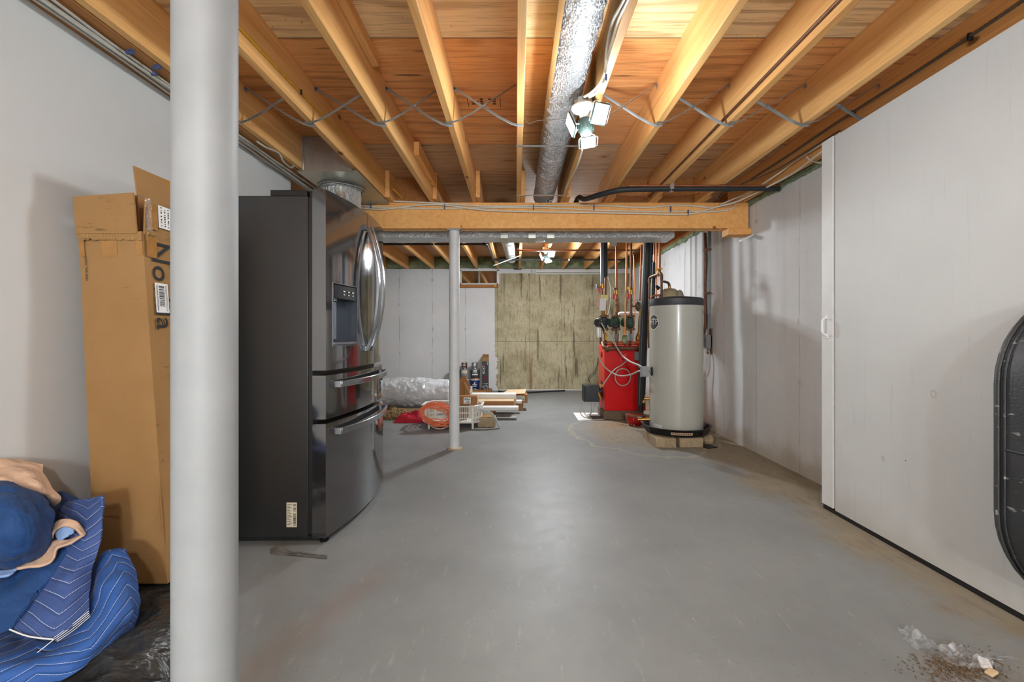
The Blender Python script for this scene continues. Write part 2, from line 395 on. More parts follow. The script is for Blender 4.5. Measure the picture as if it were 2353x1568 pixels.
def floor_mat():
    a = Mat('grey painted concrete floor'); p = a.P(); x, y, z = a.xyz(p)[:3]
    n1 = a.noise(p, 1.1, 5, .6); n2 = a.noise(p, 7, 5, .65); sc1 = a.noise(a.map(p, (9, 2, 1), rot=(0,0,.5)), 3, 5, .7)
    col = a.ramp(n1, [(.3, lin((118, 121, 122))), (.55, lin((132, 135, 135))), (.75, lin((144, 146, 145)))])
    col = a.mix(a.mapr(n2, .5, .75, 0, .3), col, lin((128, 128, 125)))
    col = a.mix(a.mapr(sc1, .58, .72, 0, .42), col, lin((164, 163, 156)))
    spots = a.noise(p, 60, 2); col = a.mix(a.mapr(spots, .72, .78, 0, .5), col, lin((186, 184, 174)))
    dots = a.noise(p, 85, 1); col = a.mix(a.mapr(dots, .735, .77, 0, .6), col, lin((74, 70, 64)))
    # bare tan strip along the right-hand wall and round the heater
    w = a.math('ADD', x, a.math('MULTIPLY', a.math('SUBTRACT', a.noise(p, 2.4, 5, .65), .5), .75))
    lim = a.mapr(y, 1.6, 3.6, 1.66, 1.62, False)
    tan = a.math('MULTIPLY', a.mapr(a.math('SUBTRACT', w, lim), -.10, .16, 0, 1), .85)
    tcol = a.mix(n2, lin((120, 104, 82)), lin((160, 148, 124)))
    tcol = a.mix(a.mapr(sc1, .5, .68, 0, .55), tcol, lin((100, 78, 56)))
    dx, dy = a.math('SUBTRACT', x, 1.35), a.math('MULTIPLY', a.math('SUBTRACT', y, 4.9), .75)
    d = a.math('SQRT', a.math('ADD', a.math('MULTIPLY', dx, dx), a.math('MULTIPLY', dy, dy)))
    d = a.math('ADD', d, a.math('MULTIPLY', a.math('SUBTRACT', a.noise(p, 3, 4), .5), .35))
    tan2 = a.mapr(d, .45, .75, .75, 0)
    col = a.mix(a.math('MAXIMUM', tan, tan2), col, tcol)
    rim = a.mapr(a.math('ABSOLUTE', a.math('SUBTRACT', d, .74)), .0, .025, .5, 0)
    col = a.mix(rim, col, lin((176, 166, 136)))
    # rusty patch before the boiler, brown drag mark near the fridge
    rx, ry = a.math('SUBTRACT', x, 1.15), a.math('SUBTRACT', y, 5.2)
    rd = a.math('SQRT', a.math('ADD', a.math('MULTIPLY', rx, rx), a.math('MULTIPLY', ry, ry)))
    col = a.mix(a.mapr(a.math('ADD', rd, a.math('MULTIPLY', n2, .3)), .15, .45, .5, 0), col, lin((150, 106, 58)))
    bx = a.math('ABSOLUTE', a.math('SUBTRACT', x, a.math('ADD', -1.36, a.math('MULTIPLY', y, .38))))
    col = a.mix(a.math('MULTIPLY', a.mapr(a.math('ADD', bx, a.math('MULTIPLY', n2, .2)), .08, .25, .38, 0), a.mapr(y, 1.9, 2.2, 1, 0)), col, lin((128, 108, 96)))
    # dirt under the near right corner
    qx, qy = a.math('SUBTRACT', x, 1.42), a.math('SUBTRACT', y, 1.36)
    qd = a.math('SQRT', a.math('ADD', a.math('MULTIPLY', qx, qx), a.math('MULTIPLY', qy, qy)))
    dirt = a.math('MULTIPLY', a.mapr(a.math('ADD', qd, a.math('MULTIPLY', a.noise(p, 9, 5), .35)), .2, .42, 1, 0), a.mapr(a.noise(p, 50, 5, .75), .4, .6))
    col = a.mix(a.math('MULTIPLY', dirt, .8), col, lin((96, 74, 50)))
    # faint boot prints: small dashes
    bp = a.noise(a.map(p, (40, 70, 1), rot=(0,0,.3)), 1, 2); bm = a.noise(p, 2.2, 2)
    col = a.mix(a.math('MULTIPLY', a.mapr(bp, .6, .68, 0, .3), a.mapr(bm, .52, .62)), col, lin((112, 106, 98)))
    rough = a.math('ADD', .42, a.math('MULTIPLY', a.math('MAXIMUM', tan, tan2), .4))
    rough = a.math('ADD', rough, a.math('MULTIPLY', n2, .14))
    a.set(Base_Color=col, Roughness=rough, Normal=a.bump(a.math('ADD', n2, a.math('MULTIPLY', a.noise(p, 90, 4), .5)), .10, .006))
    a.b.inputs['Specular IOR Level'].default_value = .34
    return a.m
FLOOR = floor_mat()

def board_mat():
    a = Mat('white painted plywood'); p = a.P(); x, y, z = a.xyz(p)[:3]
    g = a.noise(a.map(p, (30, 30, 1.4)), 1.5, 5, .65, .5); n = a.noise(p, 3, 4)
    col = a.mix(n, lin((192, 194, 193)), lin((206, 207, 205)))
    col = a.mix(a.mapr(g, .58, .72, 0, .3), col, lin((170, 170, 168)))
    k = a.vor(a.map(p, (1, 3.4, 3.0)), 1.0)
    col = a.mix(a.mapr(a.math('ABSOLUTE', a.math('SUBTRACT', k, .045)), .003, .012, .4, 0), col, lin((130, 128, 122)))
    dn = a.vor(a.map(p, (1, 5, 4)), 1.0)
    col = a.mix(a.mapr(dn, .012, .022, .8, 0), col, lin((70, 66, 60)))
    low = a.math('ADD', z, a.math('MULTIPLY', a.noise(p, 7, 5), -.25))
    col = a.mix(a.mapr(low, -.12, .10, .25, 0), col, lin((150, 142, 124)))
    h = a.math('ADD', a.math('MULTIPLY', g, .6), a.mapr(a.math('ABSOLUTE', a.math('SUBTRACT', k, .045)), .003, .012, .6, 0))
    a.set(Base_Color=col, Roughness=.55, Normal=a.bump(h, .25, .003))
    return a.m
BOARD = board_mat()

def foil(name, kind='quilt'):
    a = Mat(name); p = a.O()
    if kind == 'quilt':
        h = a.vor(a.map(p, (1,.75,1)), 95); h2 = a.noise(a.map(p, (1,1.6,1)), 55, 4, .7, 1.5); h = a.math('ADD', a.math('MULTIPLY', h, .8), a.math('MULTIPLY', h2, 1.2))
        dist = .016
    else:
        h = a.wave(a.map(p, (1,1,1)), 28, 5, 3, 2, 'Y'); h = a.math('ADD', h, a.noise(p, 40, 4, .7)); dist = .010
    c = a.mix(a.noise(p, 8, 3), lin((150, 152, 156)), lin((198, 199, 200)))
    if kind != 'quilt': c = a.mix(a.noise(p, 8, 3), lin((206, 207, 208)), lin((230, 230, 228)))
    a.set(Base_Color=c, Metallic=.95 if kind == 'quilt' else .45, Roughness=.34, Normal=a.bump(h, 1.0, dist))
    return a.m
FOIL = foil('crinkled foil wrap'); FOIL2 = foil('ribbed foil sleeve', 'rib'); FOIL3 = foil('quilted foil sleeve', 'bright')
GALV = plain('galvanized steel', (176, 178, 178), .38, .9, var=.12, nscale=14)
COPPER = plain('copper pipe', (156, 96, 64), .48, .7, var=.25, nscale=14)
COPPERB = plain('bright copper pipe', (204, 134, 88), .38, .75, var=.12, nscale=10)
COPPERT = plain('tarnished copper pipe', (114, 78, 58), .55, .5, var=.35, nscale=20)
BRASS = plain('brass fitting', (176, 134, 70), .35, .85, var=.2)
BLKRUB = plain('black pipe insulation', (38, 40, 42), .55, 0, .4, var=.15)
BLKMET = plain('black iron', (34, 35, 36), .45, .3, var=.2)
WHITEP = plain('white paint', (222, 222, 219), .5, var=.03, nscale=6)
COLPAINT_LIFTED = plain('column paint lifted for weak light', (206, 208, 209), .5, var=.06, nscale=9)  # same column paint, lightened because little light reaches the far column
COLPAINT_DIMMED = plain('column paint', (139, 142, 144), .55, var=.08, nscale=9, bump=.08, bscale=60)  # darkened to offset the strong light on the near column
TRIMW = plain('white trim paint', (214, 215, 213), .5, var=.05, nscale=8)
CABLE = plain('grey cable jacket', (176, 172, 162), .5, var=.06)
CABLEW = plain('white cable jacket', (214, 208, 192), .45, var=.04)
CABLEY = plain('yellow cable jacket', (214, 166, 30), .45)
CABLED = plain('dark cable jacket', (70, 62, 54), .5)
ARMOR = plain('armoured cable', (120, 116, 110), .4, .7)
STAPLE = plain('blue staple', (58, 76, 120), .5)
GREYBOX = plain('grey enamel', (140, 143, 144), .45, .2)
RED = plain('red enamel', (212, 5, 10), .34, 0, .3, var=.03)
RED_LIT = plain('red enamel lit orange', (196, 44, 24), .4)  # boiler's lit left side: light painted into the red as orange
ORANGE = plain('orange cord', (242, 132, 92), .4, var=.08)
PLASTW = plain('white plastic', (226, 225, 216), .4, var=.03)
PAPER = plain('white paper', (232, 232, 230), .6, var=.02)
PAPERY = plain('pale yellow paper', (224, 220, 130), .6, var=.02)
PAPERP = plain('pink paper', (206, 160, 150), .6, var=.02)
INK = plain('black print', (38, 38, 42), .6, var=.02)
INKG = plain('grey print', (120, 120, 122), .6, var=.02)
BLOCK = plain('cement block', (158, 140, 112), .9, var=.25, nscale=40, bump=.5, bscale=140)
GREENP = plain('green enamel', (44, 72, 58), .5, var=.12)
BEIGE = plain('beige tank enamel', (176, 160, 128), .45, var=.05)
HEATER = plain('warm grey tank enamel', (176, 177, 168), .28, 0, .5, var=.03, nscale=4, coat=.3)
DARKBAND = plain('dark grey plastic', (54, 56, 60), .5, var=.08)
BLKPL = plain('black plastic', (26, 27, 29), .42, var=.15)
YELLOW = plain('yellow label', (222, 190, 30), .5)
REDCLOTH = plain('red cloth', (176, 18, 40), .8, var=.2, nscale=60, bump=.4, bscale=150)
PORC = plain('white porcelain', (228, 224, 216), .3, var=.02)
HUB = plain('dark lamp body', (46, 58, 54), .4, .3)
CHROME = plain('chrome', (200, 202, 204), .12, 1.0, var=.02)
TAPE = plain('brown packing tape', (164, 118, 64), .18, 0, .6, var=.15)
FOAMG = None

def spray_foam():
    a = Mat('green spray foam'); p = a.P()
    n = a.noise(p, 9, 5, .6)
    c = a.ramp(n, [(.3, lin((112, 130, 98))), (.6, lin((150, 164, 128))), (.8, lin((178, 188, 150)))])
    a.set(Base_Color=c, Roughness=.75, Normal=a.bump(a.noise(p, 30, 5, .65), .8, .02)); return a.m
FOAMG = spray_foam()

def cardboard(name, rgb=(156, 119, 75)):
    a = Mat(name); p = a.O()
    fl = a.wave(p, 45, .6, 1, 1, 'Z'); n = a.noise(p, 4, 4, .6); sm = a.noise(a.map(p, (6, 6, 30)), 2, 4)
    c = a.mix(n, lin(tuple(x-14 for x in rgb)), lin(tuple(min(255, x+10) for x in rgb)))
    blot = a.noise(p, 7, 5, .7)
    c = a.mix(a.math('MULTIPLY', a.mapr(sm, .58, .7, 0, .6), a.mapr(blot, .52, .64)), c, lin(tuple(x*.5 for x in rgb)))
    a.set(Base_Color=c, Roughness=.72, Normal=a.bump(a.math('ADD', a.math('MULTIPLY', fl, .25), n), .12, .003))
    a.b.inputs['Specular IOR Level'].default_value = .25
    return a.m
CARD = cardboard('cardboard'); CARDD = cardboard('brown cardboard', (158, 112, 70)); CARDL = cardboard('pale cardboard', (206, 180, 144))

def steel(name, rgb, rough):
    a = Mat(name); p = a.O()
    n = a.noise(a.map(p, (1, 1, .6)), 2.2, 3); f = a.noise(a.map(p, (2, 2, 300)), 1, 2)
    a.set(Base_Color=lin(rgb), Metallic=.9, Roughness=a.math('ADD', rough, a.math('MULTIPLY', n, .08)), Normal=a.bump(a.math('ADD', n, a.math('MULTIPLY', f, .01)), .05, .01))
    return a.m
STEEL = steel('black stainless steel', (124, 123, 124), .035)
STEELSIDE = steel('dark satin cabinet steel', (78, 78, 78), .38)
STEELH = steel('polished dark steel', (150, 154, 160), .14)

def tank_paint():
    a = Mat('black tank paint'); p = a.P()
    n = a.noise(p, 5, 5, .6); s = a.noise(a.map(p, (40, 16, 50)), 1.0, 3, .6)
    c = a.mix(n, lin((40, 41, 43)), lin((58, 59, 61)))
    c = a.mix(a.mapr(s, .64, .70, 0, .6), c, lin((176, 176, 174)))
    a.set(Base_Color=c, Roughness=a.mapr(n, .3, .7, .28, .5), Normal=a.bump(a.noise(p, 120, 4, .7), .5, .004)); return a.m
TANK = tank_paint()

def cloth(name, rgb, wr=.3, rough=.8, sheen=.05):
    a = Mat(name); p = a.P()
    n = a.math('ADD', a.noise(a.map(p, (1,1,.55), rot=(.5,.3,.4)), 13, 3, .5, .5), a.math('MULTIPLY', a.noise(p, 34, 2), .2)); w = a.noise(p, 260, 2)
    c = a.mix(n, lin(tuple(x*.88 for x in rgb)), lin(tuple(min(255, x*1.08) for x in rgb)))
    a.set(Base_Color=c, Roughness=rough, Normal=a.bump(a.math('ADD', n, a.math('MULTIPLY', w, .03)), wr*2, .035))
    a.set(Sheen_Weight=sheen); return a.m
NAVY = cloth('navy cotton', (16, 60, 112)); NAVYD = cloth('dark navy cotton', (24, 46, 88))
PEACH = cloth('peach cotton', (206, 172, 146)); SKY = cloth('light blue cotton', (136, 168, 214))

def quilt(name, rgb, thread=(205, 212, 226)):
    a = Mat(name); uv = a.tc.outputs['UV']; u, v, _ = a.xyz(uv)[:3]
    tri = a.math('ABSOLUTE', a.math('SUBTRACT', a.math('FRACT', a.math('DIVIDE', u, .44)), .5))
    s = a.math('DIVIDE', a.math('ADD', v, a.math('MULTIPLY', tri, .20)), .050)
    fr = a.math('ABSOLUTE', a.math('SUBTRACT', a.math('FRACT', s), .5))
    dash = a.math('GREATER_THAN', a.math('FRACT', a.math('MULTIPLY', u, 95.0)), .18)
    line = a.math('MULTIPLY', a.mapr(fr, .012, .028, 1, 0), dash)
    p = a.P(); n = a.noise(p, 12, 4)
    c = a.mix(n, lin(tuple(x*.88 for x in rgb)), lin(tuple(min(255, x*1.1) for x in rgb)))
    c = a.mix(a.math('MULTIPLY', line, .85), c, lin(thread))
    puff = a.mapr(fr, 0, .25, 0, 1)
    a.set(Base_Color=c, Roughness=.72, Normal=a.bump(a.math('ADD', puff, a.math('MULTIPLY', n, .8)), .45, .010)); a.set(Sheen_Weight=.05)
    return a.m
QUILT = quilt('quilted blue moving pad', (38, 84, 154)); QUILT2 = quilt('slate blue quilted face', (56, 80, 136))

def black_bag():
    a = Mat('black plastic film'); p = a.P()
    n = a.noise(a.map(p, (1,1.7,1), rot=(0,0,.6)), 8, 3, .5, .5)
    a.set(Base_Color=lin((50, 50, 49)), Roughness=.33, Normal=a.bump(n, .8, .06)); return a.m
BAG = black_bag()

def film(name, tint=(235, 240, 245), white=.18, bump=1.0, scale=14):
    a = Mat(name); p = a.P(); n = a.noise(p, scale, 5, .65, 1.0)
    nrm = a.bump(n, bump, .05)
    gl = a.n('ShaderNodeBsdfGlossy', i_Color=lin(tint), i_Roughness=.12, i_Normal=nrm)
    tr = a.n('ShaderNodeBsdfTransparent'); df = a.n('ShaderNodeBsdfDiffuse', i_Color=lin(tint), i_Normal=nrm)
    fr = a.n('ShaderNodeFresnel', i_IOR=1.45, i_Normal=nrm)
    m1 = a.n('ShaderNodeMixShader', i_0=white); a.l(tr.outputs[0], m1.inputs[1]); a.l(df.outputs[0], m1.inputs[2])
    m2 = a.n('ShaderNodeMixShader'); m2.inputs[0].default_value = .13; a.l(m1.outputs[0], m2.inputs[1]); a.l(gl.outputs[0], m2.inputs[2])
    a.l(m2.outputs[0], a.out.inputs[0]); return a.m
WRAP = film('clear plastic wrap', tint=(248, 250, 252), white=.55, bump=.9, scale=10); SCRAPF = film('clear plastic scrap', white=.10, bump=.4, scale=30)

def pane_mat():
    a = Mat('window glass')
    gl = a.n('ShaderNodeBsdfGlossy', i_Color=(1,1,1,1), i_Roughness=.02); tr = a.n('ShaderNodeBsdfTransparent', i_Color=(.8,.8,.8,1))
    m = a.n('ShaderNodeMixShader', i_0=.22); a.l(tr.outputs[0], m.inputs[1]); a.l(gl.outputs[0], m.inputs[2]); a.l(m.outputs[0], a.out.inputs[0]); return a.m
GLASS = pane_mat()

def led(name, strength):
    a = Mat(name); e = a.n('ShaderNodeEmission', i_Color=(.93, .97, 1.0, 1), i_Strength=strength); a.l(e.outputs[0], a.out.inputs[0]); return a.m

def rug_mat():
    a = Mat('brown patterned pile'); p = a.P(); n = a.noise(p, 45, 4, .7)
    a.set(Base_Color=a.ramp(n, [(.35, lin((52, 38, 24))), (.5, lin((128, 100, 62))), (.65, lin((176, 150, 104)))]), Roughness=.95, Normal=a.bump(n, 1, .02)); return a.m
RUG = rug_mat()
# ------------------------------------------------------------------ the setting
ZJ, ZT = 2.26, 2.495            # underside of the joists, underside of the subfloor
Y0, Y1 = -3.0, 8.42
XW, XR = -1.75, 2.14            # painted partition on one side, concrete on the other
struct('floor', M().box(-3.2, 2.75, Y0-.1, Y1+.2, -.12, 0), FLOOR)
struct('ceiling', M().box(-3.2, 2.75, Y0-.1, Y1+.2, ZT, ZT+.02), PLY)
struct('wall_left', M().box(XW-.11, XW, Y0, 3.49, 0, 2.258), DRY)
struct('wall_left_return', M().box(-3.0, XW-.11, 3.39, 3.49, 0, 2.258), DRY)
struct('wall_left_far', M().box(-3.12, -3.0, 3.27, Y1, 0, ZT), CONCY)
struct('wall_rear', M().box(-3.1, 2.75, Y0-.12, Y0, 0, ZT), DRY)
struct('wall_right', M().box(XR, XR+.12, 1.62, Y1, 0, 2.25), CONCY)
struct('wall_right_near', M().box(2.6, 2.72, Y0, 1.72, 0, ZT).box(XR+.12, 2.6, 1.62, 1.72, 0, ZT), DRY)
wf = M()
WX0, WX1, WZ0, WZ1 = -1.05, -.335, 1.985, 2.262
wf.box(-3.1, WX0, Y1, Y1+.2, 0, 2.285); wf.box(WX1, XR+.12, Y1, Y1+.2, 0, 2.285)
wf.box(WX0, WX1, Y1, Y1+.2, 0, WZ0); wf.box(WX0, WX1, Y1, Y1+.2, WZ1, 2.285)
struct('wall_far', wf, FARW)
bb = M().tube([(-.3, Y1-.015, .012), (1.7, Y1-.015, .012)], .014, 8)
struct('baseboard_far', bb, TRIMW)
struct('trim_rim_board', M().box(XR, XR+.04, 1.62, Y1, 2.25, ZT).box(-3.0, XR, Y1+.02, Y1+.06, 2.285, ZT), WOODD)
struct('trim_wall_plate', M().box(-1.86, -1.595, Y0, 4.09, 2.259, 2.297), WOODD, bevel=.003)

# the window in the far wall
w = struct('window_1', M().box(WX0, WX1, Y1+.17, Y1+.19, WZ0, WZ1), WOODB)  # brown wood backing stands in for joists reflected in the panes
fr = M(); t = .028; ya, yb = Y1-.012, Y1+.05
fr.box(WX0-.02, WX1+.02, ya, yb, WZ1-.02, WZ1+.03); fr.box(WX0, WX1, ya, yb, WZ0, WZ0+t)
fr.box(WX0-.02, WX0+t, ya, yb, WZ0, WZ1); fr.box(WX1-t, WX1+.02, ya, yb, WZ0, WZ1)
obj('frame', fr, WHITEP, w, bevel=.003)
xm = (WX0+WX1)/2
obj('mullion', M().box(xm-.014, xm+.014, ya-.004, yb, WZ0+t, WZ1-.02), GREYBOX, w, bevel=.002)
obj('pane', M().box(WX0+t, xm-.014, Y1+.01, Y1+.014, WZ0+t, WZ1-.02), GLASS, w)
obj('pane', M().box(xm+.014, WX1-t, Y1+.01, Y1+.014, WZ0+t, WZ1-.02), GLASS, w)
sill = M().box(-1.10, -.33, Y1-.05, Y1+.02, 1.925, 1.982)
obj('sill', sill, WOODD, w, bevel=.003)
tag(obj('paint_stirrer', M().box(-.40, -.385, Y1-.058, Y1-.0505, 1.94, 2.0), YELLOW), 'short yellow strip standing on the wooden window sill', 'strip')

# the tall white painted panel that closes the bay at the side
d = struct('door_1', M().box(1.87, 1.888, 1.62, 2.635, .025, 2.222), BOARD)
obj('edge_board', M().box(1.865, 1.888, 2.648, 2.745, .03, 2.228), TRIMW, d, bevel=.003)
obj('backing_frame', M().box(1.888, 1.93, 1.64, 1.73, .025, 2.2).box(1.888, 1.93, 2.56, 2.74, .025, 2.2), WOODD, d)
hy = 2.70
hd = M().tube(bend([(1.865, hy, 1.05), (1.838, hy, 1.065), (1.838, hy, 1.145), (1.865, hy, 1.16)], .014), .007, 8)
hd.box(1.861, 1.866, hy-.014, hy+.014, 1.035, 1.062); hd.box(1.861, 1.866, hy-.014, hy+.014, 1.148, 1.175)
obj('handle', hd, WHITEP, d)
obj('threshold', M().box(1.872, 1.90, 1.62, 2.74, 0, .024), BLKMET, d)

# ------------------------------------------------------------------ timber overhead
NEAR = [(-1.57, 'fir ceiling joist beside the cable bundle over the left wall'),
        (-1.17, 'fir ceiling joist with the yellow cable stapled along its side'),
        (-.764, 'fir ceiling joist with a short cleat and a sister board beside it'),
        (-.377, 'fir ceiling joist second to the left of the foil duct'),
        (.022, 'fir ceiling joist just left of the foil duct'),
        (.42, 'fir ceiling joist that the near lamp hangs beside, white cables along it'),
        (.816, 'fir ceiling joist first beyond the near lamp, its side brightly lit'),
        (1.225, 'fir ceiling joist with a thin dark pipe along its side'),
        (1.655, 'fir ceiling joist second from the concrete wall, lit along its lower edge'),
        (2.07, 'fir ceiling joist against the concrete wall, armoured cable along its side')]
for x, lab in NEAR:
    z0 = ZJ
    o = obj('ceiling_joist', M().box(x-.019, x+.019, Y0, 4.36, z0, ZT), WOOD, bevel=.003)
    tag(o, lab, 'joist', 'joists of the near bay')
FARL = ['the fridge side', 'next but one to the fridge side', 'left of the column head', 'just behind the column head', 'just left of the far duct', 'beside the far lamp',
        'right of the far lamp', 'above the boiler pipes', 'above the water heater', 'nearest the concrete wall']
for i, (x, _) in enumerate(NEAR[:-1]):
    o = obj('ceiling_joist', M().box(x+.021, x+.059, 3.94 if i not in (2,) else 3.99, 8.30, ZJ, ZT), WOOD, bevel=.003)
    tag(o, 'ceiling joist beyond the beam, ' + FARL[i], 'joist', 'joists beyond the beam')
for x, lab in ((-2.0, 'ceiling joist beyond the beam, over the gap behind the fridge'), (-2.42, 'ceiling joist beyond the beam, farthest behind the fridge')):
    tag(obj('ceiling_joist', M().box(x-.019, x+.019, 3.4, 8.30, ZJ, ZT), WOOD, bevel=.003), lab, 'joist', 'joists beyond the beam')
tag(obj('wood_cleat', M().box(-.744, -.706, .6, 2.32, 2.44, ZT), WOOD, bevel=.002), 'short square cleat under the plywood beside a joist', 'cleat')
tag(obj('sister_board', M().box(-.744, -.706, 3.27, 3.96, 2.365, 2.462), WOODB, bevel=.002), 'short board nailed to the side of a joist near the beam', 'board')
for x, lab in ((-.95, 'wood block between joists above the end of the yellow cable'), (1.44, 'wood block between joists above the black pipe'), (1.02, 'wood block between joists right of the foil duct')):
    tag(obj('wood_blocking', M().box(x-.19, x+.19, 4.13, 4.17, ZJ+.002, ZT), WOODD, bevel=.002), lab, 'block')
bt = thing('support_beam', (-.3, 4.16, 2.025), 'long built-up wooden beam across the room with cables along its face', 'beam')
for k in range(3): obj('beam_ply', M().box(-2.9, XR-.02, 4.10+.039*k, 4.138+.039*k, 2.025 + (.004 if k == 1 else 0), ZJ), WOODB, bt, bevel=.003)
tag(obj('bearing_block', M().box(1.93, XR, 4.085, 4.22, 1.965, 2.024), WOODB, bevel=.004), 'short wood block under the wall end of the beam', 'block')
tag(obj('bearing_shim', M().hexa([(2.03,4.04,1.90),(2.135,4.04,1.945),(2.135,4.10,1.945),(2.03,4.10,1.90),(2.03,4.04,1.915),(2.135,4.04,1.96),(2.135,4.10,1.96),(2.03,4.10,1.915)]), TRIMW), 'thin white slat on the concrete wall below the beam end', 'slat')

# galvanized cross bridging: two straps in each bay, bottom of one joist to the top of the next
def strap(m, pts, wdt=.017, th=.0016):
    for a, b in zip(pts, pts[1:]):
        a, b = Vector(a), Vector(b); d = (b-a); c = (a+b)/2; dn = d.normalized(); up = dn.cross(Vector((0,1,0)))
        m.obox(c, d/2 + dn*.001, Vector((0, wdt/2, 0)), up*th/2)
        m.obox(c + Vector((0, wdt/2, 0)) + up*.003, d/2, Vector((0, .0008, 0)), up*.004)
BAY = ['first bay from the left wall', 'bay with the yellow cable', 'bay left of the stamped plywood', 'bay of the stamped plywood', None, 'bay right of the near lamp',
       'bay past the brightly lit joist', 'bay before the last joist', 'bay along the concrete wall']
for i, bay in enumerate(BAY):
    if not bay: continue
    xa, xb = NEAR[i][0], NEAR[i+1][0]
    for s, (p, q), lab in ((0, (xa, xb), 'metal bridging strap rising to the right in the '), (1, (xb, xa), 'metal bridging strap rising to the left in the ')):
        sg = 1 if q > p else -1
        m = M(); y = 2.54 + .03*s
        strap(m, [(p - sg*.021, y, ZJ-.003), (p + sg*.014, y, ZJ-.003), (p + sg*.05, y, ZJ+.008), (p + sg*.12, y, ZJ+.045), (q - sg*.021, y, ZT-.022), (q - sg*.019, y, ZT-.045)])
        tag(obj('bridging_strap', m, GALV), lab + bay, 'strap', 'cross bridging straps')
for y, lab in ((2.86, 'straight metal strap under the foil duct nearer the lamp'), (3.88, 'straight metal strap under the foil duct nearer the beam')):
    m = M(); strap(m, [(.0, y, ZJ-.003), (.44, y, ZJ-.003)], .022); m.obox((.45, y, ZJ+.01), (.001,0,0), (0,.011,0), (0,0,.012))
    tag(obj('duct_strap', m, GALV), lab, 'strap', 'straps under the foil duct')

# ------------------------------------------------------------------ ducts
path = [(.262, y, z) for y, z in ((-1.5,2.385), (0,2.385), (1.0,2.383), (1.9,2.378), (2.6,2.37), (3.2,2.362), (3.75,2.365), (4.3,2.375))]
pp = spl(path, 24); rs = []
for i, p in enumerate(pp): rs.append(.094 + .0035*math.sin(i*1.7) + .004*noise.noise(Vector((p.y*9, 0, 0))))
m = M().tube(pp, rs, 40); 
for v in m.v:
    k = noise.noise(v*14)*.004; v.z += k; v.x += noise.noise(v*17 + Vector((5,0,0)))*.004
ft = thing('foil_duct', (.262, 1.0, 2.28), 'round duct in crinkled silver foil running between joists past the near lamp', 'duct')
obj('duct_wrap', m, FOIL, ft, sharp=80)
sm = M()
obj('seam_tape', M().grid(lambda u, v: (.262 - .1035*math.cos(.35*(u-.5)+.55), -1.5+4.2*v, 2.384 - .1035*math.sin(.35*(u-.5)+.55)), 4, 60), plain('foil tape', (206, 206, 204), .2, .9, nscale=60, var=.1, bump=.6, bscale=40), ft)
cw = M().tube(spl([(.04, 2.52, 2.29), (.07, 2.54, 2.25), (.12, 2.53, 2.262), (.2, 2.52, 2.262), (.29, 2.50, 2.262), (.335, 2.46, 2.25)], 6), .0015, 6)
tag(obj('thin_wire', cw, CABLED), 'thin dark wire hanging from a joist across the foil duct', 'wire')

# wrapped trunk duct behind the beam
m = M(); nx, x0, x1 = 90, -2.3, 1.54
ring = [(4.37,2.0),(4.62,2.0),(4.62,2.252),(4.37,2.252)]
sec = []
for (a, b), (c, d_) in zip(ring, ring[1:]+ring[:1]):
    for q in range(6): sec.append((a+(c-a)*q/6, b+(d_-b)*q/6))
ns = len(sec); vs = []
for i in range(nx+1):
    x = x0 + (x1-x0)*i/nx
    for y, z in sec:
        k = noise.noise(Vector((x*6, y*6, z*6)))*.006 + noise.noise(Vector((x*22, y*22, z*22)))*.003
        vs.append((x, y + (k if y < 4.5 else -k), z + k))
fs = [(i*ns+j, i*ns+(j+1) % ns, (i+1)*ns+(j+1) % ns, (i+1)*ns+j) for i in range(nx) for j in range(ns)]
fs += [tuple(reversed(range(ns))), tuple(nx*ns+j for j in range(ns))]
m.add(vs, fs)
tt = thing('trunk_duct', (-.4, 4.5, 2.0), 'long rectangular duct wrapped in silver foil just behind the beam', 'duct')
obj('duct_wrap', m, FOIL2, tt, sharp=60)
tp = M()
DTAPE = plain('dull foil tape', (186, 187, 180), .35, .8, nscale=30)
for x in (-.15, .12, .3): obj('seam_tape', M().box(x, x+.07, 4.361, 4.629, 1.991, 2.2), DTAPE, tt)
# flexible foil duct of the far bay
fp = spl([(-.16, 4.75, 2.37), (-.15, 5.4, 2.35), (-.11, 6.2, 2.325), (-.09, 7.0, 2.325), (-.08, 7.6, 2.34)], 14)
m = M().tube(fp, [.084 + .005*math.sin(i*2.1) for i in range(len(fp))], 24)
tag(obj('flexible_duct', m, FOIL3, sharp=80), 'short sagging foil duct between joists beyond the beam', 'duct')

# register boot, flange and round drop behind the fridge
bt2 = thing('duct_boot', (-1.36, 3.66, 2.235), 'galvanized sheet metal duct box between joists above the fridge', 'duct box')
m = M(); m.box(-1.551, -1.189, 3.26, 3.262, 2.245, 2.492); m.box(-1.551, -1.549, 3.26, 4.06, 2.245, 2.492); m.box(-1.191, -1.189, 3.26, 4.06, 2.245, 2.492)
m.box(-1.551, -1.189, 4.058, 4.06, 2.245, 2.492)
obj('box_side', m, GALV, bt2)
obj('bottom_plate', M().box(-1.585, -1.145, 3.25, 4.07, 2.236, 2.244), plain('dull foil sheet', (178, 178, 160), .3, .8, nscale=9, var=.15, bump=.3, bscale=25), bt2)
obj('corner_seam', M().box(-1.556, -1.538, 3.250, 3.259, 2.245, 2.492).box(-1.55, -1.3, 3.252, 3.259, 2.478, 2.49), GALV, bt2, bevel=.002)
dt = thing('round_duct', (-1.405, 3.62, 0), 'round foil wrapped duct dropping from the duct box behind the fridge', 'duct')
prof = [(.15 + .003*math.sin(i*1.9), 2.232*i/100) for i in range(101)]
m = M().lathe(prof, (-1.405, 3.62, 0), 40)
obj('duct_wrap', m, FOIL3, dt, sharp=80)
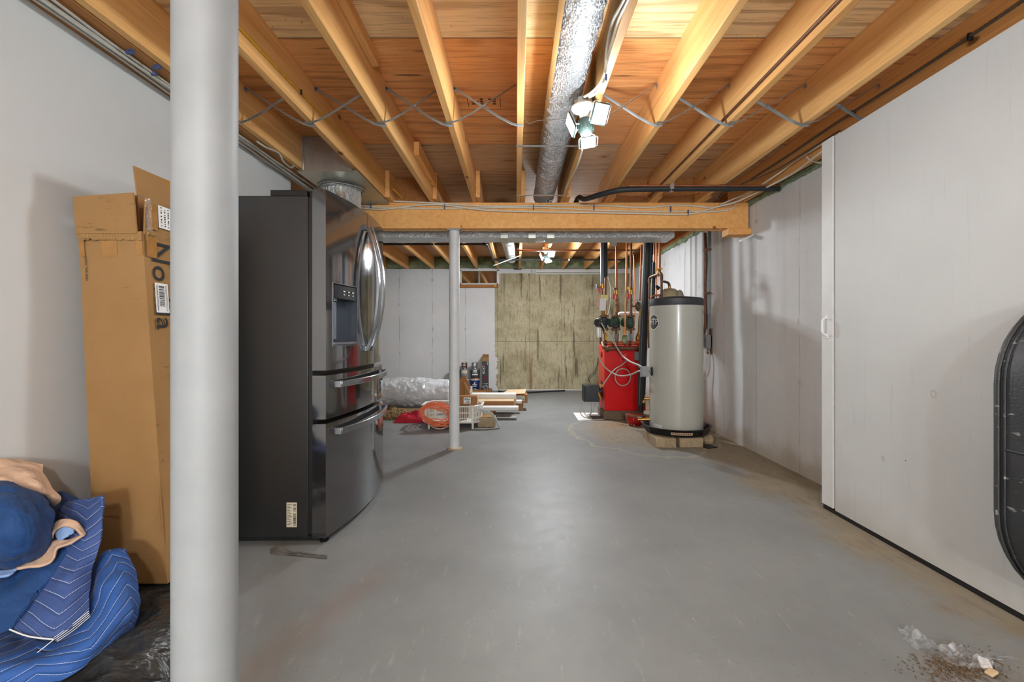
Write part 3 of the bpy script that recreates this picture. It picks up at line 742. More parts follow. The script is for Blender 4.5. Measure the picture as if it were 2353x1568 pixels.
obj('duct_seam', M().grid(lambda u, v: (-1.405 + .158*math.cos(-1.25+.45*(u-.5)) + .004*math.sin(v*60+u*9), 3.62 + .158*math.sin(-1.25+.45*(u-.5)), .02+2.2*v), 6, 100), bpy.data.materials['foil tape'], dt)
ring = [(-1.405 + .178*math.cos(2*PI*i/40), 3.62 + .178*math.sin(2*PI*i/40), 2.226 + .006*math.sin(4*PI*i/40)) for i in range(40)]
obj('flange_ring', M().tube(ring, .005, 8, True).tube([(a*1, b, c-.016) for a, b, c in [(-1.405 + .162*math.cos(2*PI*i/40), 3.62 + .162*math.sin(2*PI*i/40), 2.226) for i in range(40)]], .004, 8, True), GALV, dt)

# ------------------------------------------------------------------ steel columns
def column(x, y, r, top, base_label, lab, plate=True, paint=None):
    paint = paint or COLPAINT_DIMMED
    t = thing('support_column', (x, y, 0), lab, 'column', kind='thing')
    n = 40
    m = M().lathe([(r, .004), (r, top-.012)], (x, y, 0), 36)
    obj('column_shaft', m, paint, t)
    obj('top_plate', M().box(x-.06, x+.06, y-.055, y+.055, top-.012, top), COLPAINT_DIMMED, t)
    if plate:
        rs_ = [(r + .012 + .018*random.random()) for _ in range(22)]
        poly = [(rs_[i]*math.cos(2*PI*i/22), rs_[i]*math.sin(2*PI*i/22)) for i in range(22)]
        obj('paint_collar', M().prism(poly, .008, (x, y, .0005), (1,0,0), (0,1,0), (0,0,1)), plain('peeling rusty paint', (186, 160, 122), .8, var=.3, nscale=50), t, label='peeling rust stained paint round the foot')
    return t
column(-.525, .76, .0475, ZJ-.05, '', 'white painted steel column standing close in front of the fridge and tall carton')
column(-.572, 4.158, .0475, 2.024, '', 'slim white painted steel column under the beam with a rusty foot', paint=COLPAINT_LIFTED)
tag(obj('timber_header', M().box(-.74, -.40, .72, .80, ZJ-.05, ZJ), WOODB, bevel=.003), 'short wood header on top of the near steel column', 'header')

# spray foam: along the top of the concrete wall and in the rim pockets of the far wall
m = M()
def fm(u, v):
    y = 2.75 + 5.4*u; a = PI*v*1.05
    r = .018 + .018*abs(noise.noise(Vector((y*5, v*2, 1)))) + .016*abs(noise.noise(Vector((y*17, v*5, 4))))
    return (XR - .002 - r*math.sin(a), y, 2.262 - r*1.1*math.cos(a) + .01*noise.noise(Vector((y*8, 3, 0))))
m.grid(fm, 420, 8)
tag(obj('sill_foam', m, FOAMG, sharp=80), 'ragged green spray foam along the top of the concrete wall', 'foam', kind='stuff')
m = M()
def ff(u, v):
    x = -2.9 + 5.0*u
    fx = min(abs(x - (q+.04)) for q, _ in NEAR)
    bul = .10*min(1, fx/.13)
    return (x, 8.40 - .03 - bul*math.sin(PI*min(1, v*.9+.08))**.6 - .02*noise.noise(Vector((x*9, v*3, 0))), 2.284 + .21*v)
m.grid(ff, 260, 10)
tag(obj('rim_foam', m, FOAMG, sharp=80), 'pale green spray foam filling the joist pockets above the far wall', 'foam', kind='stuff')

# staples left in the plywood
m = M()
for k in range(260):
    x, y = random.uniform(-1.5, 2.0), random.uniform(1.4, 4.0)
    if min(abs(x-q) for q, _ in NEAR) < .03 or abs(x-.262) < .1 or abs(x+.725) < .03: continue
    m.obox((x, y, ZT-.004), (.0008,0,0), (0,.0008,0), (.002,0,.006))
tag(obj('staple_stubs', m, GALV, smooth=False), 'bent staple legs poking through the plywood', 'staple', kind='stuff')
st = M(); X0, Y_ = -.34, 2.85
for i in range(6):
    for j in range(3):
        if random.random() < .85: st.box(-.275+i*.026, -.255+i*.026, 2.735+j*.028, 2.753+j*.028, ZT-.0012, ZT-.0004)
st.box(-.30, -.296, 2.72, 2.84, ZT-.0012, ZT-.0004); st.box(-.10, -.096, 2.72, 2.84, ZT-.0012, ZT-.0004)
struct('trim_panel_stamp', st, plain('faded ink', (96, 60, 34), .8))

# ------------------------------------------------------------------ lamps: a porcelain holder with three folding LED panels
def rot_panel(m, c, nrm, up, w, h, th, mi=0):
    n = Vector(nrm).normalized(); u = (Vector(up) - n*Vector(up).dot(n)).normalized(); s = u.cross(n)
    m.obox(c, s*w/2, u*h/2, n*th/2, mi); return n, u, s
def lamp(x, y, ztop, lab, strength, pw, sw):
    t = thing('ceiling_lamp', (x, y, ztop-.14), lab, 'lamp')
    obj('outlet_box', M().lathe([(.05, ztop), (.052, ztop+.04)], (x, y, 0), 8), GALV, t, bevel=.003)
    obj('lampholder', M().lathe([(.066, ztop), (.066, ztop-.006), (.060, ztop-.014), (.032, ztop-.020), (.024, ztop-.045), (.022, ztop-.055)], (x, y, 0), 32), PORC, t)
    c = Vector((x+.012, y+.01, ztop-.09))
    hb = M().lathe([(.020, .035), (.036, .030), (.038, -.03), (.030, -.045), (.012, -.05)], c, 24)
    for k in range(12):
        a = 2*PI*k/12; hb.obox(c + Vector((.038*math.cos(a), .038*math.sin(a), 0)), (.004*math.cos(a), .004*math.sin(a), 0), (-.002*math.sin(a), .002*math.cos(a), 0), (0,0,.028))
    obj('lamp_body', hb, HUB, t)
    led_m = led('lit diffuser', strength) if 'lit diffuser %g' % strength not in bpy.data.materials else bpy.data.materials['lit diffuser %g' % strength]
    led_m.name = 'lit diffuser %g' % strength
    for off, nrm, up in (((.062, -.055, .035), (.25,-.85,-.5), (.15,-.35,1)), ((-.075, .0, .005), (-.93,-.12,-.32), (-.15,.25,.95)), ((.025, .085, -.05), (.1,-.12,-1), (.15,1,-.12))):
        pc = c + Vector(off); m = M(); n, u, s = rot_panel(m, pc, nrm, up, .088, .104, .012)
        pf = obj('led_panel', m, HUB, t, bevel=.006)
        lf = M(); lf.obox(pc + n*.0075, s*.037, u*.045, n*.0012)
        obj('diffuser', lf, led_m, pf)
        hw = M()
        for sg in (-1, 1):
            hw.tube(bend([c + (pc-c)*.45 + s*sg*.012, pc + s*sg*.05 - u*.04, pc + s*sg*.05 + u*.05, pc + s*sg*.02 + u*.058], .01, 3), .0028, 6)
        obj('panel_bracket', hw, GREYBOX, pf)
        # light of the panel itself
        L = bpy.data.lights.new('panel_light', 'AREA'); L.shape = 'RECTANGLE'; L.size = .07; L.size_y = .09; L.energy = strength*pw; L.color = (.88, .95, 1.0)
        lo = bpy.data.objects.new('panel_light', L); lo.parent = t
        mt = Matrix((s, u, -(-n)*-1)).transposed() if False else Matrix((s, u, -n)).transposed()
        lo.matrix_local = Matrix.Translation(pc + n*.012 - t.location) @ mt.to_4x4()
        COL.objects.link(lo)
    # the spill of the open lamp head in every direction
    L = bpy.data.lights.new('spill_light', 'POINT'); L.shadow_soft_size = .07; L.energy = strength*sw; L.color = (.88, .95, 1.0)
    lo = bpy.data.objects.new('spill_light', L); lo.parent = t; lo.location = c + Vector((.0, -.02, -.075)) - t.location; COL.objects.link(lo)
    return t
lamp(.352, 2.33, 2.235, 'lit three-panel LED lamp on a white holder beside the near foil duct', 40, .085, .70)
lamp(.42, 6.3, 2.235, 'small lit three-panel LED lamp far beyond the beam', 40, .45, 1.55)
lamp(.42, -1.55, 2.235, 'lit three-panel LED lamp on the ceiling behind the camera', 40, .5, 2.4)
L = bpy.data.lights.new('flash_light', 'POINT'); L.shadow_soft_size = .16; L.energy = 205; L.color = (.90, .96, 1.0)
lo = bpy.data.objects.new('flash_light', L); lo.location = (.42, -2.7, 1.34); COL.objects.link(lo)      # the photographer's flash
# ------------------------------------------------------------------ refrigerator
fx = thing('refrigerator', (-1.35, 2.71, 0), 'black stainless french door fridge with two drawers behind the near column', 'refrigerator')
YN, YF = 2.262, 3.172
xb = lambda y: -1.046 + .024*(y-YN)/(YF-YN)          # front of the cabinet, turned very slightly
def dface(y):                                       # bowed door fronts
    t = (y - (YN+YF)/2)/((YF-YN)/2)
    return -.958 + .020*(y-YN)/(YF-YN) + .052*(1 - t*t)
obj('cabinet', M().hexa([(-1.665,YN,.035),(-1.046,YN,.035),(-1.022,YF,.035),(-1.665,YF,.035),(-1.665,YN,1.757),(-1.046,YN,1.757),(-1.022,YF,1.757),(-1.665,YF,1.757)]), STEELSIDE, fx, bevel=.004)
obj('base_grille', M().hexa([(-1.60,YN+.02,.008),(-1.0,YN+.03,.008),(-.96,YF-.04,.008),(-1.60,YF-.03,.008),(-1.60,YN+.02,.034),(-1.0,YN+.03,.034),(-.96,YF-.04,.034),(-1.60,YF-.03,.034)]), BLKPL, fx)
for y in (YN+.045, YF-.05):
    lg = M().lathe([(.022, 0), (.024, .006), (.012, .012), (.012, .03)], (-.985, y, 0), 16); obj('foot', lg, BLKPL, fx)
for y in (YN+.02, YF-.07): obj('rear_foot', M().box(-1.6, -1.54, y, y+.05, 0, .03), BLKPL, fx)
obj('gasket', M().hexa([(-1.046,YN+.006,.05),(-1.026,YN+.006,.05),(-1.002,YF-.006,.05),(-1.022,YF-.006,.05),(-1.046,YN+.006,1.75),(-1.026,YN+.006,1.75),(-1.002,YF-.006,1.75),(-1.022,YF-.006,1.75)]), BLKPL, fx)
obj('hinge_cover', M().box(-1.24, -1.055, YN+.004, YN+.09, 1.757, 1.788), BLKPL, fx, bevel=.004)
hg = M().cyl((-1.045, YN+.035, 1.757), (-1.045, YN+.035, 1.786), .011).box(-1.05, -1.0, YN+.018, YN+.05, 1.778, 1.786).cyl((-1.012, YN+.035, 1.757), (-1.012, YN+.035, 1.792), .013)
obj('hinge', hg, BLKMET, fx)
obj('hinge_cover', M().box(-1.24, -1.03, YF-.09, YF-.004, 1.757, 1.788), BLKPL, fx, bevel=.004)
def door(name, ya, yb, za, zb, hole=None):
    m = M(); nu, nv = 20, 2
    ys = sorted(set([ya + (yb-ya)*i/nu for i in range(nu+1)] + ([hole[0], hole[1]] if hole else [])))
    zs = sorted(set([za, zb] + ([hole[2], hole[3]] if hole else [])))
    b = xb
    back = -.0
    idx = {}
    for i, y in enumerate(ys):
        for j, z in enumerate(zs):
            idx[i, j] = len(m.v); m.v.append(Vector((dface(y), y, z)))
    for i in range(len(ys)-1):
        for j in range(len(zs)-1):
            if hole and hole[0]-1e-6 <= ys[i] < hole[1]-1e-6 and hole[2]-1e-6 <= zs[j] < hole[3]-1e-6: continue
            m.f.append((idx[i, j], idx[i+1, j], idx[i+1, j+1], idx[i, j+1])); m.mi.append(0)
    bk = {}
    for i, y in enumerate(ys):
        for j in (0, len(zs)-1):
            bk[i, j] = len(m.v); m.v.append(Vector((xb(y)+.020, y, zs[j])))
    J = len(zs)-1
    for i in range(len(ys)-1):
        m.f.append((bk[i, 0], bk[i+1, 0], idx[i+1, 0], idx[i, 0])); m.mi.append(0)
        m.f.append((idx[i, J], idx[i+1, J], bk[i+1, J], bk[i, J])); m.mi.append(0)
        m.f.append((bk[i+1, 0], bk[i, 0], bk[i, J], bk[i+1, J])); m.mi.append(0)
    I = len(ys)-1
    m.f.append(tuple([bk[0, 0]] + [idx[0, j] for j in range(J+1)] + [bk[0, J]])); m.mi.append(0)
    m.f.append(tuple([bk[I, J]] + [idx[I, j] for j in range(J, -1, -1)] + [bk[I, 0]])); m.mi.append(0)
    return obj(name, m, STEEL, fx, sharp=30)
YM = (YN+YF)/2 - .012
H = (2.315, 2.555, 1.0, 1.325)
dl = door('door', YN, YM-.003, .876, 1.789, H)
dr = door('door', YM+.003, YF, .876, 1.789)
d1 = door('drawer', YN, YF, .630, .850)
d2 = door('drawer', YN, YF, .034, .606)
# the ice and water dispenser let into the door
y0, y1, z0, z1 = H; dm = M(); dep = .062
a0, a1 = dface(y0)-.001, dface(y1)-.001
A, B, C_, D = Vector((a0,y0,z0)), Vector((a1,y1,z0)), Vector((a1,y1,z1)), Vector((a0,y0,z1)); k = Vector((-dep, 0, 0))
dm.add([A,B,C_,D,A+k,B+k,C_+k,D+k], [(4,5,6,7),(0,1,5,4),(1,2,6,5),(2,3,7,6),(3,0,4,7)])
dp = obj('dispenser', dm, plain('dispenser recess', (84, 90, 100), .3, .5), dl, smooth=False)
EX = Vector((1,0,0))
cp = M().hexa([A.lerp(D,.76)+k*.9, B.lerp(C_,.76)+k*.9, C_+k*.9+EX*0, D+k*.9, A.lerp(D,.70)+k*.05+EX*.004, B.lerp(C_,.70)+k*.05+EX*.004, C_.lerp(B,.03)+EX*.006, D.lerp(A,.03)+EX*.006])
cp = M().box(a0-.05, a0+.006, y0+.004, y1-.004, 1.245, 1.320)
cp.v = [Vector((v.x + (dface(v.y)-a0), v.y, v.z)) for v in cp.v]
obj('control_panel', cp, plain('glossy black panel', (14, 16, 22), .12), dp, bevel=.004)
for i in range(3):
    ic = M(); yy = 2.40 + i*.045
    ic.box(dface(yy)+.0062, dface(yy)+.0072, yy, yy+.024, 1.285, 1.291); ic.box(dface(yy)+.0062, dface(yy)+.0072, yy+.002, yy+.020, 1.268, 1.273)
    obj('button_icon', ic, PAPER, dp)
obj('lever', M().box(a0-.035, a0-.028, 2.39, 2.44, 1.03, 1.235).cyl((a0-.03, 2.415, 1.235), (a0-.03, 2.415, 1.25), .014), STEELH, dp, bevel=.003)
obj('drip_tray', M().hexa([(a0-.055,y0+.004,1.004),(a0+.008,y0+.004,1.004),(a1+.008,y1-.004,1.004),(a1-.055,y1-.004,1.004),(a0-.055,y0+.004,1.018),(a0+.008,y0+.004,1.018),(a1+.008,y1-.004,1.018),(a1-.055,y1-.004,1.018)]), STEELH, dp, bevel=.002)
bzl = M()
for p, q in ((A,B),(B,C_),(C_,D),(D,A)):
    bzl.tube([p+EX*.002, q+EX*.002], .0035, 6)
obj('bezel', bzl, STEELH, dp)
# handles: long bowed bars
def vbar(parent, y, sgn):
    m = M(); pts = []
    for i in range(41):
        t = i/40; z = .965 + (1.700-.965)*t
        pts.append((dface(y) + .012 + .070*math.sin(PI*t)**.8, y + sgn*.012*math.sin(PI*t), z))
    n = len(pts)
    tg_ = [(Vector(pts[min(i+1, n-1)]) - Vector(pts[max(i-1, 0)])).normalized() for i in range(n)]
    m.sweep(pts, [(0,1,0)]*n, [t.cross(Vector((0,1,0))) for t in tg_], .034, .018)
    m.box(dface(y)-.001, dface(y)+.022, y-.015, y+.015, .958, .990).box(dface(y)-.001, dface(y)+.022, y-.015, y+.015, 1.675, 1.707)
    obj('handle', m, STEELH, parent, bevel=.003)
vbar(dl, YM-.032, -1); vbar(dr, YM+.036, 1)
def hbar(parent, z):
    m = M(); ya, yb = YN+.075, YF-.075; pts = []
    for i in range(21):
        t = i/20; y = ya + (yb-ya)*t
        pts.append(Vector((dface(y) + .030 + .018*math.sin(PI*t), y, z)))
    n = len(pts); tg_ = [(pts[min(i+1, n-1)] - pts[max(i-1, 0)]).normalized() for i in range(n)]
    m.sweep(pts, [(0,0,1)]*n, [t.cross(Vector((0,0,1))) for t in tg_], .032, .016)
    for y in (ya, yb): m.box(dface(y)-.002, dface(y)+.036, y-.010, y+.010, z-.018, z+.018)
    obj('handle', m, STEELH, parent, bevel=.003)
hbar(d1, .800); hbar(d2, .556)
# rating sticker on the cabinet side
sx0, sx1, sz0, sz1 = -1.155, -1.103, .088, .212
stk = obj('sticker', M().box(sx0, sx1, YN-.0012, YN-.0002, sz0, sz1), plain('cream label', (222, 216, 196), .5, var=.02), fx)
pm = M()
for i in range(26):
    z = sz0+.008 + i*.0042
    if random.random() < .75: pm.box(sx0+.034, sx1-.004, YN-.0018, YN-.0013, z, z + random.choice((.0012, .0022, .003)))
for i in range(14):
    z = sz0+.012+i*.0078
    for q in range(random.randint(2, 5)): pm.box(sx0+.005+q*.0048, sx0+.005+q*.0048+.0036, YN-.0018, YN-.0013, z, z+.003)
obj('printed_text', pm, INK, stk, smooth=False)
tp = M()
def tpf(u, v):
    p = PZ(622 + 130*u, 1274 + 12*u - 10*v*(1-.2*u), .0)
    return (p.x, p.y - 0, .002 + .006*abs(noise.noise(Vector((u*7, v*3, 2)))) + (.02*math.exp(-((u-.15)/.12)**2)*v))
tp.grid(tpf, 30, 6)
tag(obj('tape_strip', tp, plain('grey tape film', (112, 110, 106), .2, .2, var=.2)), 'loose crinkled strip of grey tape on the floor before the fridge', 'tape')

# ------------------------------------------------------------------ tall carton
bx = thing('cardboard_carton', (-1.5, 1.9, .1), 'tall worn brown carton standing against the left wall, opened at the top', 'carton')
YA, YB = 1.722, 2.10
def xr(z): return -1.340 - .108*(z-.1)/1.5
def xl(z): return max(-1.686, -1.618 - .07*(z-.1)/1.5)
ZB, ZC, ZD = .10, 1.455, 1.595
def cf(u, v):      # near face of the carton, slightly dented
    z = ZB + (ZC-ZB)*v; x = xl(z) + (xr(z)-xl(z))*u
    dent = .006*noise.noise(Vector((x*7, z*4, 1))) + .010*math.exp(-((z-.36)/.12)**2)*math.exp(-((u-.9)/.2)**2)
    return (x, YA + .006 + (dent if 0 < u < 1 else 0), z)
m = M().grid(cf, 12, 40)
def rf(u, v):
    z = ZB + (ZC-ZB)*v; x = xr(z)
    return (x - .010*math.exp(-((z-.36)/.10)**2)*math.exp(-(u/.25)**2) + .004*noise.noise(Vector((u*4, z*5, 3)))*(1 if 0 < u < 1 else 0), YA+.006 + (YB-YA)*u, z)
m.grid(rf, 12, 40)
m.grid(lambda u, v: (xl(ZB+(ZC-ZB)*v), YA+.006+(YB-YA)*(1-u), ZB+(ZC-ZB)*v), 2, 8)
m.grid(lambda u, v: (xl(ZB+(ZC-ZB)*v)+(xr(ZB+(ZC-ZB)*v)-xl(ZB+(ZC-ZB)*v))*(1-u), YB, ZB+(ZC-ZB)*v), 2, 8)
m.add([(xl(ZB),YA+.006,ZB),(xr(ZB),YA+.006,ZB),(xr(ZB),YB,ZB),(xl(ZB),YB,ZB)], [(3,2,1,0)])
obj('carton_body', m, CARD, bx, sharp=40)
T = .005
z0, z1 = ZC-.01, ZD
obj('front_flap', M().hexa([(xl(z0)-.002,YA-.006,z0),(xr(z0)-.012,YA-.006,z0),(xr(z0)-.012,YA+.001,z0),(xl(z0)-.002,YA+.001,z0),(xl(z1)-.001,YA-.012,z1-.012),(xr(z1)-.010,YA-.012,z1+.004),(xr(z1)-.010,YA-.005,z1+.004),(xl(z1)-.001,YA-.005,z1-.012)]), CARD, bx)
obj('side_flap', M().hexa([(xr(z0)-.002,YA+.012,z0),(xr(z0)+.006,YA+.012,z0),(xr(z0)+.006,YB,z0),(xr(z0)-.002,YB,z0),(xr(z1)+.004,YA+.022,z1-.006),(xr(z1)+.011,YA+.022,z1-.006),(xr(z1)+.011,YB,z1-.02),(xr(z1)+.004,YB,z1-.02)]), CARD, bx)
obj('raised_flap', M().hexa([(xr(z1)-.012,YA+.005,z1),(xr(z1)-.007,YA+.005,z1),(xr(z1)+.004,YB,z1-.012),(xr(z1)-.001,YB,z1-.012),(xr(z1)-.026,YA+.004,z1+.112),(xr(z1)-.021,YA+.004,z1+.112),(xr(z1)-.002,YB,z1+.108),(xr(z1)-.007,YB,z1+.108)]), CARD, bx)
obj('inner_panel', M().hexa([(xl(z0)+.006,YA+.03,z0),(xr(z0)-.03,YA+.03,z0),(xr(z0)-.03,YA+.034,z0),(xl(z0)+.006,YA+.034,z0),(xl(z1)+.006,YA+.03,z1-.01),(xr(z1)-.03,YA+.03,z1+.006),(xr(z1)-.03,YA+.034,z1+.006),(xl(z1)+.006,YA+.034,z1-.01)]), CARDD, bx)
obj('back_flap', M().prism([(-.105, -.13), (.10, -.13), (.075, .012), (-.02, .045)], .005, (-1.57, 1.86, z1), (1,.05,0), (0,0,1), (0,1,0)), CARDD, bx)
obj('back_panel', M().hexa([(xl(z0),YB-.01,z0),(xr(z0),YB-.01,z0),(xr(z0),YB-.005,z0),(xl(z0),YB-.005,z0),(xl(z1),YB-.01,z1-.02),(xr(z1),YB-.01,z1-.02),(xr(z1),YB-.005,z1-.02),(xl(z1),YB-.005,z1-.02)]), CARDD, bx)
# packing tape
def tape(*q): obj('packing_tape', M().add(q, [(0,1,2,3)]), TAPE, bx, smooth=False)
def onface(u, z, d=0): return Vector((xl(z) + (xr(z)-xl(z))*u, YA + .003 - d, z))
def onside(s, z, d=0):
    z_0, z_1 = ZC-.01, ZD
    x = xr(z) if z < z_0 else xr(z_0)+.006 + (xr(z_1)+.011-xr(z_0)-.006)*(z-z_0)/(z_1-z_0)
    return Vector((x + .004 + d, YA + .012 + s, z))
for ua, ub, za, zb in ((.0, .09, 1.355, 1.423), (.36, .60, 1.355, 1.423), (.90, 1.0, 1.365, 1.423)):
    tape(onface(ua, za), onface(ub, za), onface(ub, zb), onface(ua, zb))
for sa, sb, za, zb in ((.0, .05, 1.36, 1.44), (.004, .055, 1.47, 1.57)):
    tape(onside(sa, za, .003), onside(sb, za, .003), onside(sb, zb, .006), onside(sa, zb, .006))
yq = YA + .14
tape((xr(z1)-.005,yq,z1+.02),(xr(z1)+.0005,yq+.08,z1+.018),(xr(z1)-.006,yq+.08,z1+.108),(xr(z1)-.014,yq,z1+.110))
cr = M()
cr.grid(lambda u, v: onface(-.01+1.02*u, 1.420 + .034*v + .008*noise.noise(Vector((u*16, v*2, 0))), .004 + .008*abs(noise.noise(Vector((u*22, v*4, 5))))), 60, 4)
cr.grid(lambda u, v: onside(.0+.3*u, 1.424 + .034*v + .006*noise.noise(Vector((u*16, v*2, 8))), .002 + .008*abs(noise.noise(Vector((u*22, v*4, 9))))), 40, 4)
obj('crease', cr, CARD, bx)
gl = M()
gl.grid(lambda u, v: onside(-.008+.03*u, 1.46+.125*v, .008 + .006*noise.noise(Vector((u*9, v*14, 2)))), 8, 30)
obj('tape_wrinkle', gl, SCRAPF, bx)
# lettering down the side
lm = M()
def nv(x, y): return onside(.062 + y, 1.235 - x, .0025)
text(lm, 'N', .118, lambda x, y: nv(x*1.05-.150, y*1.20+.004), 0)
text(lm, 'ovilla', .118, lambda x, y: nv(x*1.06+.030, y*1.06), 0)
lt = obj('side_lettering', lm, INK, bx, smooth=False)
em = M(); text(em, '< OPEN THIS END', .013, lambda x, y: onface(.105 + y*4, 1.372 - x*1.0 - .055, .002))
obj('end_lettering', em, INK, bx, smooth=False)
def sticker(name, s0, s1, za, zb, kind):
    m = M().add([onside(s0, za, .004), onside(s1, za, .004), onside(s1, zb, .004), onside(s0, zb, .004)], [(0,1,2,3)])
    o = obj(name, m, PAPER, bx, smooth=False); q = M()
    def rc(a, b, c, d): q.add([onside(s0+(s1-s0)*a, za+(zb-za)*c, .005), onside(s0+(s1-s0)*b, za+(zb-za)*c, .005), onside(s0+(s1-s0)*b, za+(zb-za)*d, .005), onside(s0+(s1-s0)*a, za+(zb-za)*d, .005)], [(0,1,2,3)])
    if kind == 'bars':
        z = .22
        while z < .92:
            w = random.choice((.012, .02, .032)); rc(.28, .68, z, z+w); z += w + random.choice((.012, .02, .03))
        for a in (.1, .16, .78, .86):
            z = .06
            while z < .9: w = random.uniform(.02, .06); rc(a, a+.03, z, z+w); z += w + .02
    else:
        for i in range(9):
            a = .06 + i*.1; z = .1
            while z < .9: w = random.uniform(.02, .07); rc(a, a+.035, z, z+w); z += w + random.uniform(.015, .1)
        rc(.42, .50, .62, .74)
        z = .1
        while z < .9: w = random.choice((.012, .022)); rc(.76, .94, z, z+w); z += w + .016
    obj('printed_text', q, INK, o, smooth=False)
sticker('barcode_label', .026, .092, 1.145, 1.262, 'bars')
sticker('shipping_label', .058, .24, 1.485, 1.575, 'text')
sticker('small_label', .100, .150, .945, 1.008, 'text')

# ------------------------------------------------------------------ the bedding heap on a black plastic sheet
def patch(ctrl, nu, nv, wr=.006, fr=8, seed=0, uvs=None, ridge=0):
    rows = []
    for r in ctrl:
        k = len(r); pts = spl([P(q[0], q[1], min(q[2], 1.722*F/(CX-q[0]))) for q in r], 8); rows.append(pts)
    def at(u, v):
        def row(rw, t):
            f = t*(len(rw)-1); i = min(int(f), len(rw)-2); return rw[i].lerp(rw[i+1], f-i)
        col = [row(rw, u) for rw in rows]; n = len(col)
        f = v*(n-1); i = min(int(f), n-2); t = f-i
        g = lambda j: col[max(0, min(n-1, j))]
        p0, p1, p2, p3 = g(i-1), g(i), g(i+1), g(i+2)
        return .5*((2*p1) + (p2-p0)*t + (2*p0-5*p1+4*p2-p3)*t*t + (3*p1-p0-3*p2+p3)*t**3)
    e = .004; grid = {}
    for j in range(nv+1):
        for i in range(nu+1):
            u, v = i/nu, j/nv
            p = at(u, v); du = at(min(1, u+e), v) - at(max(0, u-e), v); dv = at(u, min(1, v+e)) - at(u, max(0, v-e))
            n = du.cross(dv); n = n.normalized() if n.length > 1e-9 else Vector((0,-1,0))
            q = p*fr + Vector((seed, seed*1.7, 0))
            h = noise.noise(q)*.6 + noise.noise(q*2.3)*.4 + .35*(1-2*abs(noise.noise(q*1.4 + Vector((9,1,3)))))
            w = p + n*h*wr; w.x = max(w.x, -1.738); grid[i, j] = w
    return grid
def addpatch(m, ctrl, nu=30, nv=30, wr=.006, fr=8, seed=0, uvs=None, mi=0):
    g = patch(ctrl, nu, nv, wr, fr, seed)
    return m.grid(lambda u, v: g[round(u*nu), round(v*nv)], nu, nv, mi, uvs)

# black plastic sheet, crumpled, under everything
m = M()
def bagf(u, v):
    y = .98 + 1.06*v; x = -1.665 + (1.665 - max(.70*y, .93))*u
    e = min(1, min(u, 1-u, v, 1-v)/.16); e = e*e*(3-2*e)
    q = Vector((x*3.4 + y*1.5, y*3.6, 0))
    r = 1 - 2*abs(noise.noise(q)); r2 = 1 - 2*abs(noise.noise(q*2.3 + Vector((4, 7, 0))))
    h = .050 + .040*r + .022*r2 + .05*math.exp(-((x+1.12)/.12)**2 - ((y-1.42)/.22)**2)
    under = max(0, min(1, (y-1.55)/.17)); under = under*under*(3-2*under)
    h = h*(1-under) + .085*under
    if x < -1.25 and y > 1.66: h = min(h, .086)
    return (x, y, .002 + max(.002, h*e))
m.grid(bagf, 90, 120)
tag(obj('plastic_sheet', m, BAG), 'crumpled black plastic sheet on the floor under the tall carton', 'plastic sheet')

q = thing('moving_blanket', (-1.4, 1.35, .1), 'heaped blue quilted moving blanket with white zigzag stitching', 'blanket')
m = M()
addpatch(m, [[(-160,1455,1.46),(-60,1450,1.45),(60,1440,1.46),(150,1400,1.48),(228,1284,1.52),(285,1268,1.56)],
             [(-160,1500,1.30),(-60,1495,1.29),(60,1485,1.31),(165,1440,1.36),(258,1340,1.42),(313,1316,1.51)],
             [(-160,1560,1.19),(-60,1550,1.19),(60,1535,1.21),(175,1492,1.27),(272,1420,1.36),(317,1400,1.47)],
             [(-160,1640,1.16),(-60,1630,1.15),(60,1600,1.19),(175,1545,1.25),(262,1470,1.37),(306,1452,1.47)]], 90, 70, .016, 9, 1, (1.0, .42))
addpatch(m, [[(204,1430,1.46),(212,1360,1.49),(230,1284,1.53),(262,1266,1.57),(285,1268,1.58)],
             [(206,1425,1.48),(222,1370,1.54),(250,1320,1.60),(285,1300,1.62),(300,1310,1.62)],
             [(240,1440,1.52),(260,1400,1.58),(280,1370,1.62),(305,1360,1.62),(318,1390,1.60)]], 20, 14, .008, 12, 3, (.4, .3))
obj('folded_pad', m, QUILT, q, solid=.012)
m = M()
addpatch(m, [[(150,1157,1.59),(180,1151,1.56),(210,1145,1.545),(235,1139,1.535)],
             [(118,1240,1.50),(160,1236,1.48),(200,1236,1.475),(233,1236,1.485)],
             [(62,1360,1.385),(112,1350,1.365),(165,1335,1.375),(206,1330,1.425)],
             [(20,1446,1.285),(66,1462,1.265),(124,1469,1.265),(204,1412,1.35)]], 50, 70, .009, 10, 5, (.34, .62))
obj('upright_fold', m, QUILT2, q, solid=.010)
m = M()
for dd in (0, .007):
    m.tube(spl([P(22, 1447, 1.279-dd), P(66, 1463, 1.259-dd), P(124, 1470, 1.259-dd)], 10), .0020, 6)
for k in range(4):
    m.tube(spl([P(124+k*2.4, 1470+k*3-4, 1.258), P(160+k*3, 1440+k*3, 1.30), P(204+k, 1405+k*4, 1.344)], 8), .0011, 5)
m.tube(spl([P(124, 1470, 1.257), P(104, 1486, 1.245), P(86, 1500, 1.235)], 6), .0012, 5)
obj('edge_stitching', m, PAPER, q)
m = M()
addpatch(m, [[(236,1502,1.385),(190,1528,1.32),(130,1560,1.25),(60,1600,1.18)],
             [(232,1512,1.37),(188,1540,1.30),(130,1574,1.235),(62,1612,1.17)]], 30, 4, .004, 14, 8)
obj('binding', m, SKY, q, solid=.012)

